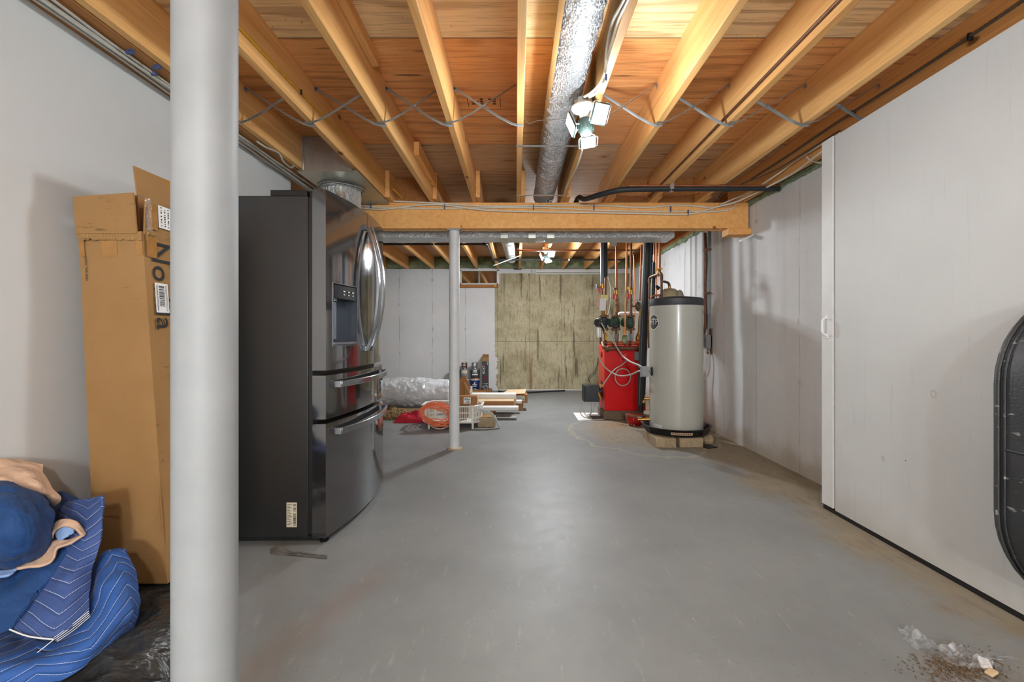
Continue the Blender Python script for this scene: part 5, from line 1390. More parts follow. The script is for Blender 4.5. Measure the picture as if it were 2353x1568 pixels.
lp = thing('pipe_loop', (1.52, 4.72, 1.0), 'copper pipe loop over the heater with a crosswise run and a yellow handle', 'pipe')
Yl = 4.72
A_, B_ = P(1520, 690, Yl), P(1520, 627, Yl); C2, D2 = P(1492.5, 638, Yl+.28), P(1491, 800, Yl+.28); B2 = P(1519, 627, Yl)
obj('copper_run', M().tube(bend([A_, B_, C2, D2], .03), .013, 14), COPPERT, lp)
for p_, q_ in ((B_ + Vector((0,0,-.02)), B_ + Vector((0,0,-.08))), (B_.lerp(C2,.25), B_.lerp(C2,.8)), (C2 + Vector((0,0,-.02)), C2 + Vector((0,0,-.06)))): obj('joint', M().cyl(p_, q_, .017), COPPERT, lp)
yh = P(1512, 619, Yl+.05)
obj('valve_handle', M().tube(spl([yh + Vector((-.03,0,-.015)), yh, yh + Vector((.03,0,.008)), yh + Vector((.05,0,.004))], 6), .006, 8), YELG, lp)
obj('valve_body', M().lathe([(.012,-.04),(.02,-.03),(.022,0),(.02,.03),(.012,.04)], P(1514, 627, Yl+.06), 12), BRASS, lp)
e0 = P(1514, 682, Yl)
obj('lower_run', M().tube(bend([P(1517, 679, Yl), P(1499, 680, Yl+.03), P(1495, 690, Yl+.05), P(1494, 712, Yl+.05)], .03), .011, 12), COPPER, lp)
sv = M()
for k in range(5): 
    q_ = P(1493 - k % 2, 690+k*6, Yl-.17); sv.tube([q_ + Vector((.010*math.cos(t), .004*math.sin(t*2), .012*math.sin(t))) for t in [2*PI*i/12 for i in range(12)]], .003, 5, True)
obj('relief_chain', sv, CHROME, lp)
tag(obj('side_valve', M().cyl(P(1508, 660, 4.9), P(1518, 662, 4.9), .012).obox(P(1509, 659, 4.88), (.012,0,0), (0,.01,0), (0,0,.014)).lathe([(.01,-.02),(.018,0),(.01,.02)], P(1512, 662, 4.88), 10), BLKMET, bevel=.001), 'small dark valve between the copper pipes over the heater', 'valve')
et = thing('expansion_tank', (1.74, 5.1, 1.10), 'beige domed expansion tank behind the heater top', 'tank')
obj('tank_shell', M().lathe([(.02,1.10),(.09,1.13),(.118,1.20),(.118,1.46),(.113,1.50),(.095,1.545),(.06,1.572),(0,1.58)], (1.74, 5.1, 0), 40), BEIGE, et, sharp=60)
obj('shell_seam', M().tube([(1.74 + .119*math.cos(2*PI*i/40), 5.1 + .119*math.sin(2*PI*i/40), 1.468) for i in range(40)], .003, 6, True), BEIGE, et)
obj('tank_bracket', M().box(1.85, XR, 5.06, 5.14, 1.30, 1.33), GALV, et)
obj('top_elbow', M().tube(bend([(1.665, 5.08, 1.655), (1.735, 5.1, 1.64), (1.74, 5.1, 1.578)], .03), .014, 12), COPPERT, et)
obj('neck_ring', M().cyl((1.74, 5.1, 1.578), (1.74, 5.1, 1.60), .018, n=16), BRASS, et)
mv = thing('mixing_valve', (1.86, 5.0, 1.44), 'grey knobbed mixing valve right of the beige expansion tank', 'valve')
pv = P(1562, 678, 5.0)
obj('valve_cone', M().lathe([(.045,-.06),(.05,-.02),(.035,.03),(.012,.055)], pv, 8), plain('grey plaster', (150, 144, 130), .7, var=.2, bump=.4, bscale=60), mv)
obj('valve_cap', M().lathe([(.035,-.09),(.04,-.06),(.03,-.055)], pv, 16), plain('off white cap', (196, 192, 180), .5), mv)
obj('valve_arm', M().cyl(pv + Vector((-.10, .06, -.05)), pv + Vector((0,0,-.04)), .012), COPPERT, mv)

# on the concrete wall: copper riser, conduit and outlet box
wr = thing('riser_conduit', (2.1, 5.0, .9), 'copper pipe and grey conduit running up the concrete wall to a box', 'conduit')
pts = [PX(1620, 536, 2.105), PX(1621.5, 600, 2.10), PX(1620, 660, 2.105), PX(1621, 740, 2.10), PX(1617, 770, 2.105)]
obj('brown_pipe', M().tube(spl(pts, 8), .015, 12), COPPERT, wr)
yb_ = PX(1629, 600, 2.13).y
obj('grey_channel', M().box(2.112, XR, yb_-.022, yb_+.022, .86, 2.25), GREYBOX, wr, bevel=.003)
for z in (1.98, 1.50): obj('clip', M().box(2.09, XR, yb_-.04, yb_+.05, z, z+.02), COPPERT, wr)
pb2 = PX(1622, 790, 2.09)
obj('outlet_box', M().box(2.075, XR-.002, pb2.y-.05, pb2.y+.05, .90, 1.05), GREYBOX, wr, bevel=.004)
oc = M(); 
for z in (.955, 1.0): oc.tube([(2.0735, pb2.y + .017*math.cos(2*PI*i/16), z + .017*math.sin(2*PI*i/16)) for i in range(16)], .002, 5, True)
oc.box(2.0725, 2.0745, pb2.y-.03, pb2.y+.03, .925, .93)
obj('outlet_face', oc, BLKMET, wr)
obj('backing_board', M().box(2.124, XR-.001, pb2.y-.05, pb2.y+.06, .84, 1.12), COPPERT, wr)
tag(obj('flex_conduit', M().tube(spl([(2.115, pb2.y-.02, .90), (2.11, pb2.y-.06, .74), (2.09, pb2.y-.03, .60), (2.02, pb2.y+.05, .52), (1.9, pb2.y+.12, .5)], 10), .009, 8), CABLE), 'grey flexible cable drooping from the wall outlet box behind the heater', 'cable')
# cables swinging from the pumps to the heater box
def cable(name, pts, r, mat, lab, cat='cable', group=None, n=10):
    return tag(obj(name, M().tube(spl(pts, n), r, 8), mat), lab, cat, group)
Yc = 5.45
jx = Vector((1.235, 4.44, .69))
cable('pump_cable', [P(1366, 748, 5.55), P(1367.5, 770, 5.5), P(1374, 815, 5.45), P(1392, 846, 5.35), P(1420, 863, 5.2), P(1447, 862, 4.9), P(1468, 853, 4.6), jx + Vector((0,0,-.01))], .0085, CABLE, 'grey cable looping low across the red boiler front from the dark pump', 'cable', 'cables across the boiler')
cable('pump_cable', [P(1382, 742, 5.55), P(1396, 768, 5.5), P(1416, 797, 5.45), P(1428, 815, 5.38), P(1446, 830, 5.07), P(1467, 839, 4.67), jx + Vector((0,-.02,.045))], .0085, CABLE, 'grey cable running diagonally from the front of the dark pump', 'cable', 'cables across the boiler')
cable('pump_cable', [P(1396, 748, 5.6), P(1408, 775, 5.5), P(1418, 800, 5.42), P(1436, 824, 5.33), P(1455, 836, 5.0), P(1470, 842, 4.72), jx + Vector((0,.0,.020))], .0075, CABLE, 'grey cable from the left green pump down to the heater box', 'cable', 'cables across the boiler')
cable('pump_cable', [P(1424, 747, 5.6), P(1420, 780, 5.52), P(1422, 805, 5.47), P(1440, 826, 5.3), P(1462, 838, 4.9), jx + Vector((0,.03,.035))], .0065, CABLED, 'thin dark cable from the right green pump', 'cable', 'cables across the boiler')
cable('looped_cable', [P(1385, 888, 5.5), P(1396, 870, 5.44), P(1412, 850, 5.42), P(1430, 838, 5.42), P(1444, 826, 5.42)], .0075, CABLE, 'grey cable rising from the burner across the boiler front', 'cable', 'cables across the boiler')
cable('coiled_cable', [P(1431 + 17.5*math.cos(a), 867 + 19.5*math.sin(a), 5.43 - .004*i) for i, a in enumerate([-PI*.5 + 2*PI*k/16 for k in range(17)])], .0065, CABLE, 'ring of grey cable hanging on the boiler front', 'cable', 'cables across the boiler')
cable('sensor_wire', [P(1391, 600, 5.8), P(1397, 635, 5.8), P(1403, 660, 5.78), P(1402, 700, 5.78), P(1396, 728, 5.76)], .006, CABLE, 'pale cable bowing beside the insulated riser down to the dark pump', 'cable')
cable('hanging_wire', [P(1376, 815, 8.38), P(1369, 850, 8.38), P(1353, 868, 8.38), P(1356, 880, 8.38)], .006, CABLED, 'thin dark wire hanging on the bare concrete behind the burner', 'wire')
# paper on the floor by the boiler
pc = [PZ(1317, 949, 0), PZ(1329, 967, 0), PZ(1404, 964, 0), PZ(1382, 950, 0)]
m = M(); z = Vector((0,0,.003))
m.hexa([pc[1], pc[2], pc[3], pc[0], pc[1]+z, pc[2]+z, pc[3]+z, pc[0]+z])
tag(obj('white_sheet', m, PAPER), 'flat white sheet on the floor left of the boiler base', 'sheet')
pc = [PZ(1352, 953, .004), PZ(1362, 964, .004), PZ(1398, 962, .004), PZ(1386, 953, .004)]; z = Vector((0,0,.003))
tag(obj('dark_card', M().hexa([pc[1], pc[2], pc[3], pc[0], pc[1]+z, pc[2]+z, pc[3]+z, pc[0]+z]), plain('grey brown card', (112, 98, 98), .7)), 'small grey card lying on the white sheet', 'card')
# ------------------------------------------------------------------ clutter beyond the far column
bk = thing('storage_basket', (-.76, 5.24, 0), 'white slotted plastic basket on legs behind the far column', 'basket')
bx0, bx1, by0, by1, bz0, bz1, ch = -1.06, -.40, 5.03, 5.43, .066, .246, .085
octo = [(bx0+ch, by0), (bx1-ch, by0), (bx1, by0+ch*1.2), (bx1, by1-ch*1.2), (bx1-ch, by1), (bx0+ch, by1), (bx0, by1-ch*1.2), (bx0, by0+ch*1.2)]
for i in range(8):
    a, b = Vector(octo[i] + (0,)), Vector(octo[(i+1) % 8] + (0,)); d = b-a; L = d.length; d.normalize(); nn = Vector((d.y, -d.x, 0)); m = M()
    for z in (bz0, .118, .176, bz1): 
        hgt = .010 if z != bz1 else .012
        m.obox((a+b)/2 + Vector((0,0,z)), d*L/2, nn*.004, (0,0,hgt/2))
    k = max(2, int(L/.022))
    for j in range(1, k): m.obox(a + d*L*j/k + Vector((0,0,(bz0+bz1)/2)), d*.0032, nn*.0025, (0,0,(bz1-bz0)/2))
    obj('slatted_side', m, PLASTW, bk, smooth=False)
rim = [(x + (.014 if x > -.7 else -.014), y + (.014 if y > 5.2 else -.014), bz1+.004) for x, y in octo]
obj('basket_rim', M().tube(rim, .009, 6, True), PLASTW, bk)
obj('basket_floor', M().prism([(x, y) for x, y in octo], .006, (0,0,bz0-.006), (1,0,0), (0,1,0), (0,0,1)), PLASTW, bk, smooth=False)
for (x, y) in (octo[0], octo[1], (-.74, by0), octo[4], octo[5]):
    obj('leg', M().hexa([(x-.011,y-.013,0),(x+.011,y-.013,0),(x+.011,y+.004,0),(x-.011,y+.004,0),(x-.013,y-.016,.15),(x+.013,y-.016,.15),(x+.013,y+.004,.15),(x-.013,y+.004,.15)]).box(x-.013, x+.013, y-.016, y+.002, .15, bz1), PLASTW, bk, bevel=.003)
oc = thing('extension_cord', (-.9, 5.0, 0), 'coiled orange extension cord slung over the basket corner', 'cord')
rnd_ = random.Random(3); pts = []
for k in range(13):
    cx_, cy_ = 1003 + rnd_.uniform(-5, 8), 951 + rnd_.uniform(-4, 5); rx, ry = 37 + rnd_.uniform(-10, 8), 20 + rnd_.uniform(-7, 9); Yc2 = 4.985 - .004*k + rnd_.uniform(-.01, .01)
    for j in range(12):
        a = 2*PI*j/12 + .3; u, v_ = rx*math.cos(a), ry*math.sin(a)
        th = .42 + rnd_.uniform(-.06, .06)
        p = P(cx_ + u*math.cos(th) - v_*math.sin(th)*.7, cy_ + u*math.sin(th)*.62 + v_*math.cos(th), Yc2 - .02*math.sin(a))
        p.z = max(p.z, .012); pts.append(p)
pts = [P(975, 935, 4.99), P(969, 960, 4.97)] + pts
obj('cord_coil', M().tube(spl(pts, 3), .0052, 6), ORANGE, oc)
obj('pale_strand', M().tube(spl([P(984, 950, 4.95), P(985, 970, 4.94), P(995, 982, 4.94), P(1012, 986, 4.95), P(1030, 981, 4.95)], 8), .006, 6), plain('pale cord', (222, 190, 170), .45), oc)
cb = thing('small_carton', (-.56, 5.14, bz1+.015), 'small brown carton with a white label lying on the basket', 'carton')
obj('carton_body', M().box(-.672, -.442, 5.07, 5.19, bz1+.016, bz1+.112), CARDD, cb, bevel=.003)
obj('end_flap', M().box(-.441, -.436, 5.07, 5.19, bz1+.016, bz1+.112), CARDL, cb)
lb = obj('label', M().box(-.592, -.512, 5.0685, 5.0695, bz1+.030, bz1+.100), PAPER, cb)
lm = M()
for i in range(14): lm.box(-.568+i*.003, -.568+i*.003+random.choice((.001, .002)), 5.0678, 5.0684, bz1+.036, bz1+.058)
for z in (.068, .076, .084): lm.box(-.584, -.54+random.random()*.02, 5.0678, 5.0684, bz1+z, bz1+z+.004)
lm.box(-.530, -.522, 5.0678, 5.0684, bz1+.07, bz1+.082)
obj('printed_text', lm, INK, lb, smooth=False)
ci = thing('packing_insert', (-.61, 5.3, bz0), 'folded brown cardboard insert standing in the basket', 'cardboard')
Yp = 5.27; poly = [(-.685,.072), (-.565,.072), (-.545,.37), (-.535,.44), (-.60,.575), (-.675,.53), (-.682,.35)]
obj('insert_panel', M().prism(poly, .012, (0,Yp,0), (1,0,0), (0,0,1), (0,1,0)), CARDD, ci, bevel=.003)
obj('insert_fold', M().prism([(-.595,.09), (-.555,.09), (-.535,.37), (-.575,.46), (-.605,.50)], .05, (0,Yp-.055,0), (1,0,0), (0,0,1), (0,1,0)), CARD, ci, bevel=.01)
tag(obj('white_backboard', M().box(-.565, -.52, Yp+.06, Yp+.075, .073, .44), PAPER), 'narrow white board standing behind the cardboard insert', 'board')
cbk = block(-.437, -.238, 5.11, 5.30, 0, .102, 'grey cement block on the floor at the right end of the basket', 12); cbk['group'] = ''; del cbk['group']
m = M().grid(lambda u, v: (-.41 + .15*u, 5.13+.13*v, .108 + .03*math.sin(PI*u)*v + .012*noise.noise(Vector((u*5, v*5, 1)))), 12, 8)
tag(obj('torn_cardboard', m, CARD, solid=.004), 'torn piece of cardboard on the cement block', 'cardboard')
sp = spl([(-.47,5.10,.205), (-.38,5.085,.19), (-.29,5.07,.165), (-.235,5.06,.11), (-.195,5.05,.035), (-.185,5.05,.008)], 8); m = M()
for a, b in zip(sp, sp[1:]):
    d = (b-a)/2; m.obox((a+b)/2, d*1.06, d.normalized().cross(Vector((0,1,0)))*.003, Vector((0,.024,-.022)))
st_ = thing('perforated_strip', (-.3, 5.07, .005), 'white slotted plastic strip draped over the cement block', 'strip')
obj('strip_body', m, PAPER, st_)
m = M()
for i in range(3, len(sp)-3, 3):
    d = (sp[i+1]-sp[i]).normalized(); n_ = d.cross(Vector((0,1,0)))
    for y in (-.018, .006): m.obox(sp[i] - n_*.0035*(1 if n_.z < 0 else -1) + Vector((0,y,0)), d*.003, n_*.0006, (0,.007,0))
obj('slot_marks', m, INKG, st_, smooth=False)
def plank(name, x0, x1, y0, y1, z0, z1, mat, lab, cat, bev=.003, **k): return tag(obj(name, M().box(x0, x1, y0, y1, z0, z1), mat, bevel=bev), lab, cat)
plank('support_board', -.84, -.28, 5.58, 6.5, 0, .108, CARDD, 'low cardboard bundle on the floor beneath the white boards', 'cardboard')
plank('white_board', -.50, .030, 5.56, 5.70, .111, .153, TRIMW, 'lowest white trim board, its end sticking out nearest the floor', 'board')
c2 = thing('long_carton', (-.25, 5.82, .112), 'long brown carton between the lowest and the widest white boards', 'carton')
obj('carton_body', M().box(-.62, -.032, 5.76, 5.90, .112, .198), CARDD, c2, bevel=.004); obj('top_flap', M().box(-.60, -.030, 5.75, 5.91, .199, .204), CARDL, c2)
plank('white_board', -.3, .075, 5.98, 6.09, .135, .172, PLASTW, 'short white board end poking out behind the long carton', 'board')
plank('white_board', -.66, .0, 5.96, 6.12, .206, .264, WHITEP, 'widest white boxed board on top of the pile', 'board', .006)
plank('board_edge', -.62, .0, 5.93, 5.958, .109, .206, CARDL, 'thin tan board edge under the widest white board', 'board')
c3 = thing('open_carton', (.0, 6.3, .11), 'flat open carton with a grey label at the right end of the pile', 'carton')
obj('carton_body', M().box(-.25, .158, 6.20, 6.42, .11, .225), CARDD, c3, bevel=.004)
obj('open_flap', M().hexa([(-.2,6.20,.228),(.12,6.20,.235),(.150,6.50,.262),(-.12,6.50,.25),(-.2,6.20,.232),(.12,6.20,.239),(.150,6.50,.266),(-.12,6.50,.254)]), CARDL, c3)
lb = obj('label', M().box(-.02, .118, 6.1985, 6.1995, .135, .205), plain('grey label', (190, 192, 186), .5), c3); lm = M()
for i in range(5): lm.box(-.01, .07+random.random()*.02, 6.1978, 6.1984, .145+i*.011, .149+i*.011)
lm.box(.092, .108, 6.1978, 6.1984, .15, .165)
obj('printed_text', lm, INKG, lb, smooth=False)
plank('carton_stand', -.3, .1, 6.2, 6.4, 0, .108, CARDD, 'flattened carton on the floor under the open carton', 'cardboard')
plank('thin_strip', -.33, -.0, 5.70, 5.715, 0, .008, TRIMW, 'thin white strip lying on the floor before the boards', 'strip')
plank('flat_carton', -.98, -.50, 7.05, 7.35, 0, .125, CARD, 'flat tan carton on the floor before the paint cans', 'carton')
plank('cardboard_end', -.50, -.38, 7.1, 7.3, 0, .11, CARDD, 'brown carton end right of the flat tan carton', 'carton')
m = M().grid(lambda u, v: (-.46+.16*u, 7.02+.2*v, .003+.115*math.sin(PI*u)*math.sin(PI*(.15+.85*v)) + .03*noise.noise(Vector((u*7, v*7, 2)))*math.sin(PI*u)), 20, 14)
tag(obj('blue_wrapper', m, plain('blue film', (96, 134, 190), .25, var=.3, nscale=40), solid=.002), 'crumpled light blue plastic behind the white boards', 'wrapper')
m = M().grid(lambda u, v: (-.32+.3*u, 7.2+.2*v, .003+.12*math.sin(PI*u)**.7*math.sin(PI*v) + .04*noise.noise(Vector((u*9, v*7, 6)))*math.sin(PI*u)), 24, 14)
tag(obj('grey_bag', m, plain('grey green bag', (120, 126, 112), .35, var=.5, nscale=30), solid=.002), 'crumpled grey bag behind the pile of boards', 'bag')
tag(obj('black_hose', M().tube(spl([(-.30,7.5,.10), (-.1,7.7,.06), (.2,8.0,.02), (.6,8.2,.015), (.9,8.3,.015)], 8), .014, 8), BLKRUB), 'black hose lying along the foot of the far wall', 'hose')
# wrapped roll, plank, rug, red cloth
rl = thing('wrapped_roll', (-1.4, 6.1, .076), 'thick white roll wrapped in clear plastic on a plank', 'roll')
def rollf(rr, wr, sd, x0=-1.95, x1=-.90, sag=0):
    def f(u, v):
        a = 2*PI*v; x = x0 + (x1-x0)*u
        q = Vector((x*5+sd, math.cos(a)*1.6, math.sin(a)*1.6)); r = rr*(1 + wr*(noise.noise(q)*.6 + .5*(1-2*abs(noise.noise(q*2.1)))))
        e = min(1, u/.03, (1-u)/.03) if sag else 1
        return (x, 6.1 + r*math.cos(a)*1.05, .262 + max(-.184, r*math.sin(a)*(.98 if a < PI else .92)))
    return f
m = M().grid(rollf(.165, .03, 1), 40, 32); 
ce = [Vector((-.90, 6.1, .262)), Vector((-1.95, 6.1, .262))]
for x, s in ((-.90, 40), (-1.95, 0)):
    ring = [Vector(rollf(.165, .03, 1)(s/40, j/32)) for j in range(32)]; m.add([Vector((x, 6.1, .26))] + ring, [(0, 1+j, 1+(j+1) % 32) for j in range(32)])
obj('roll_core', m, plain('white padding', (226, 228, 230), .7, var=.1, nscale=6), rl)
m = M().grid(rollf(.180, .15, 7, -1.97, -.88), 90, 64)
obj('plastic_wrap', m, WRAP, rl, sharp=60)
m = M().grid(rollf(.186, .26, 15, -1.75, -1.2), 60, 60)
obj('loose_wrap', m, WRAP, rl, sharp=60)
tag(obj('roll_underside', M().box(-1.7, -.95, 5.99, 6.02, .08, .13), plain('grey underlay', (92, 94, 98), .8)), 'dark grey edge showing under the wrapped roll', 'underlay')
plank('plank', -2.1, -.95, 5.93, 6.28, .036, .075, CARDL, 'pale plank on the floor under the wrapped roll', 'plank')
plank('plank_rest', -2.05, -1.0, 6.0, 6.2, 0, .036, WOODD, 'dark batten under the pale plank', 'batten')
def heap(name, x0, x1, y0, y1, h, fr, mat, lab, cat, sd, sub=0):
    def f(u, v):
        e = (math.sin(PI*u)*math.sin(PI*v))**.45 if 0 < u < 1 and 0 < v < 1 else 0
        q = Vector((u*fr+sd, v*fr, sd)); k = .62 + .5*noise.noise(q) + .28*(1-2*abs(noise.noise(q*2)))
        wob = .05*noise.noise(Vector((u*3, v*3, sd+4)))
        return (x0 + (x1-x0)*(u + wob), y0 + (y1-y0)*(v + wob), .003 + max(0, h*e*k))
    return tag(obj(name, M().grid(f, 44, 34), mat), lab, cat)
heap('bunched_rug', -1.78, -1.33, 5.52, 5.86, .14, 3, RUG, 'bunched brown patterned rug on the floor left of the red cloth', 'rug', 3)
heap('red_cloth', -1.46, -1.10, 5.34, 5.56, .135, 3.2, REDCLOTH, 'crumpled red cloth on the floor left of the basket', 'cloth', 9)
# paint cans and the tall narrow box by the far wall
tag(obj('can_board', M().box(-1.25, -.45, 8.12, 8.40, 0, .045), CARDD), 'flat board on the floor under the paint cans', 'board')
CY_ = 8.27
def can(x, z, r, h, mat, lab, lidmat=GALV, lidw=False, marks=(), bail=False, grp=None):
    t = thing('paint_can', (x, CY_, z), lab, 'can', grp)
    obj('can_body', M().lathe([(r-.001, z+.004), (r, z+.006), (r, z+h-.018), (r-.001, z+h-.016)], (x, CY_, 0), 32), mat, t)
    obj('bottom_rim', M().lathe([(r+.0015, z), (r+.003, z+.003), (r+.0015, z+.007), (r-.004, z+.006)], (x, CY_, 0), 32), GALV, t)
    obj('lid', M().lathe([(r+.003, z+h-.018), (r+.003, z+h-.006), (r-.002, z+h-.003), (r-.01, z+h-.006), (r-.016, z+h-.003), (0, z+h-.003)], (x, CY_, 0), 32), PLASTW if lidw else GALV, t)
    for a0_, w_, za, zb, mm in marks:
        m = M().grid(lambda u, v: (x + (r+.001)*math.cos(-PI/2 + a0_ + (u-.5)*w_), CY_ + (r+.001)*math.sin(-PI/2 + a0_ + (u-.5)*w_), z + za + (zb-za)*v), 12, 1)
        obj('label_mark', m, mm, t, smooth=False)
    if bail:
        ed = [(x + (r+.004)*math.cos(PI + PI*i/16), CY_ + (r+.006)*math.sin(PI + PI*i/16), z + h*.72 - h*.42*math.sin(PI*i/16)) for i in range(17)]
        obj('bail_handle', M().tube(ed, .002, 5), CHROME, t)
        for s in (-1, 1): obj('handle_ear', M().cyl((x+s*(r-.001), CY_, z+h*.72), (x+s*(r+.008), CY_, z+h*.72), .007, n=10), BLKPL, t)
NVY = plain('navy can print', (24, 40, 96), .35); DKC = plain('charcoal can print', (62, 64, 66), .35); GRC = plain('grey can print', (132, 136, 140), .35); BRC = plain('brown can print', (92, 62, 56), .35)
CRM = plain('cream swatch', (214, 202, 172), .5); ORG = plain('orange stripe', (190, 98, 56), .4)
GZ, GH, QH = .045, .19, .118
W3 = lambda *a: [(0, w, za, zb, PAPER) for w, za, zb in a]
can(-.757, GZ, .083, GH, NVY, 'navy blue paint can at the bottom of the right stack', lidw=True, bail=True, marks=W3((1.1,.085,.095),(.8,.055,.072),(.5,.015,.020)) + [(0,.25,.10,.13,PAPER)])
can(-.752, GZ+GH, .083, GH, DKC, 'charcoal paint can with an orange stripe on the navy can', bail=True, marks=W3((1.0,.115,.125),(1.3,.075,.098),(.9,.14,.165)) + [(0, 3.0, .008, .022, ORG)])
can(-.765, GZ+2*GH, .053, QH, GALV, 'small bare silver can on top of the right stack')
can(-.947, GZ, .083, GH, GRC, 'grey paint can with a white lid at the bottom of the left stack', lidw=True, marks=W3((.6,.09,.13)))
can(-.945, GZ+GH, .085, GH, GRC, 'grey paint can with a cream patch in the left stack', bail=True, marks=[(0, 1.3, .105, .165, CRM)] + [(0, 1.0, .05, .056, INKG), (0, .8, .035, .04, INKG)])
can(-.952, GZ+2*GH, .053, QH, BRC, 'small brown can on top of the left stack', marks=W3((1.1,.055,.066),(.5,.078,.09)) + [(0, 1.0, .02, .026, CRM)])
can(-1.125, GZ, .083, GH, PLASTW, 'white can partly hidden by the far column', marks=[(.3, .8, .05, .13, DKC)])
can(-1.122, GZ+GH, .083, GH, NVY, 'blue can on the white can beside the far column', marks=W3((1.0,.07,.09)))
tb = thing('tall_box', (-.56, 8.3, .045), 'tall narrow black printed box standing right of the paint cans', 'box')
obj('box_body', M().box(-.62, -.508, 8.22, 8.34, .045, .60), plain('black printed card', (44, 45, 48), .45), tb, bevel=.003)
obj('box_top', M().box(-.62, -.508, 8.335, 8.34, .60, .685).box(-.62, -.616, 8.22, 8.335, .60, .67).box(-.512, -.508, 8.22, 8.335, .60, .67), CARDD, tb)
obj('front_tab', M().box(-.618, -.510, 8.216, 8.221, .56, .635), CARD, tb)
bm = M(); PL = lambda x, y: Vector((-.595 + 0 - y + .012, 8.2185, .42 + x))
text(bm, 'BCAT', .058, lambda x, y: Vector((-.592 - y*1.0, 8.2185, .405 + x)))
for i in range(3): bm.box(-.532, -.522, 8.218, 8.2188, .50+i*.02, .512+i*.02)
bx_ = [bm.box(-.61+.012*i, -.603+.012*i, 8.218, 8.2188, .05+.02*j, .062+.02*j) for i in range(8) for j in range(6) if random.random() < .6]
obj('box_lettering', bm, PAPER, tb, smooth=False)
rm = M(); rm.box(-.608, -.576, 8.2182, 8.219, .485, .50)
for i in range(16):
    a = 2*PI*i/16; rm.obox((-.562 + .020*math.cos(a), 8.2186, .255 + .024*math.sin(a)), (.006*abs(math.sin(a))+.003,0,0), (0,.0006,0), (0,0,.006*abs(math.cos(a))+.003))
obj('red_print', rm, plain('red print', (188, 40, 40), .45), tb, smooth=False)
# ------------------------------------------------------------------ cables and pipes overhead
YB_ = 4.086
cable('stapled_cable', [P(700, 470, YB_), P(822, 467, YB_), P(900, 463, YB_), P(1022, 468, YB_), P(1110, 474, YB_), P(1230, 473, YB_), P(1365, 472, YB_), P(1480, 477, YB_), P(1545, 472, YB_), P(1590, 473, YB_), P(1630, 477, YB_), P(1660, 474, YB_), P(1690, 466, YB_)], .0068, CABLEW, 'uppermost pale cable stapled along the beam face', 'cable', None)
cable('stapled_cable', [P(700, 464, YB_), P(822, 472, YB_), P(860, 476, YB_), P(960, 479, YB_), P(1110, 478, YB_), P(1224, 477, YB_), P(1365, 483, YB_), P(1480, 486, YB_), P(1578, 486, YB_), P(1632, 487, YB_), P(1675, 482, YB_), P(1692, 470, YB_)], .0066, CABLEW, 'middle pale cable along the beam face ending at the wall', 'cable', None)
cable('stapled_cable', [P(700, 480, YB_-.013), P(822, 478, YB_-.013), P(880, 481, YB_-.013), P(1000, 470, YB_-.014), P(1130, 484, YB_-.013), P(1365, 489, YB_-.013), P(1480, 491, YB_-.013), P(1573, 493, YB_-.013), P(1619, 484, YB_-.014), P(1649, 475, 4.06), P(1697, 462, 3.9), P(1773, 425, 3.55), P(1830, 393, 3.25), P(1884, 352, 2.95), PX(1960, 300, 2.02)], .0070, CABLEW, 'lowest pale cable on the beam, rising along the wall top toward the white panel', 'cable', None)
cable('side_cable', [P(1655, 470, 4.05), P(1720, 442, 3.8), P(1780, 405, 3.5), P(1826, 372, 3.3), P(1872, 342, 3.05), P(1930, 306, 2.8)], .0062, CABLEW, 'pale cable just above the lowest one, rising along the wall top', 'cable', None)
cable('side_cable', [P(1650, 462, 4.0), P(1662, 440, 3.9), P(1700, 425, 3.7), P(1780, 392, 3.4), P(1850, 350, 3.1), P(1930, 300, 2.8)], .0045, CABLED, 'thin dark cable along the side of the last joist by the wall', 'cable', None)
cable('side_cable', [P(1853, 360, 3.15), P(1862, 368, 3.12), P(1875, 373, 3.1), P(1886, 374, 3.05)], .0062, CABLEW, 'short pale cable end dipping into the foam near the white panel', 'cable', None)
def clip(p, ax, lab, grp):
    m = M().obox(p, Vector(ax).normalized()*.004, (0,0,.016), Vector((0,1,0)).cross(Vector(ax)).normalized()*.010 if abs(Vector(ax).y) < .5 else (.012,0,0))
    return m
for px, py, lab in ((1022, 475, 'left of the far column head'), (1226, 476, 'below the foil duct'), (1365, 477, 'right of the foil duct'), (1541, 481, 'near the wall end'), (1581, 489, 'nearest the wall'), (852, 474, 'nearest the fridge')):
    p = P(px, py, YB_-.010)
    m = M().obox(p, (.004,0,0), (0,.010,0), (0,0,.024)).cyl(p + Vector((0,-.011,.015)), p + Vector((0,-.014,.015)), .004, n=8)
    tag(obj('cable_staple', m, STAPLE, bevel=.002), 'blue cable staple on the beam face ' + lab, 'staple', 'staples on the beam')
YS = -1.1445
cable('yellow_cable', [PX(500, 6, YS), PX(545, 58, YS), PX(610, 128, YS), PX(692, 214, YS), PX(760, 283, YS), PX(800, 318, YS), PX(850, 385, YS), PX(890, 425, YS), P(905, 436, 3.9), P(925, 456, 4.07)], .0048, CABLEY, 'yellow cable stapled along a joist side above the fridge', 'cable', None)
tag(obj('cable_staple', M().obox(PX(692, 212, YS+.006), (.005,0,0), (0,.005,0), (0,0,.013)), BLKPL, bevel=.002), 'dark staple holding the yellow cable', 'staple', 'staples on the joists')
XJ = .392
cable('lamp_cable', [PX(1462, -60, XJ), PX(1432, 5, XJ), PX(1408, 50, XJ), PX(1395, 110, XJ-.004), PX(1391, 160, XJ-.006), P(1380, 190, 2.05), P(1360, 212, 2.18), P(1339, 224, 2.29)], .0072, CABLEW, 'thicker white cable curving down to the lamp box', 'cable', None)
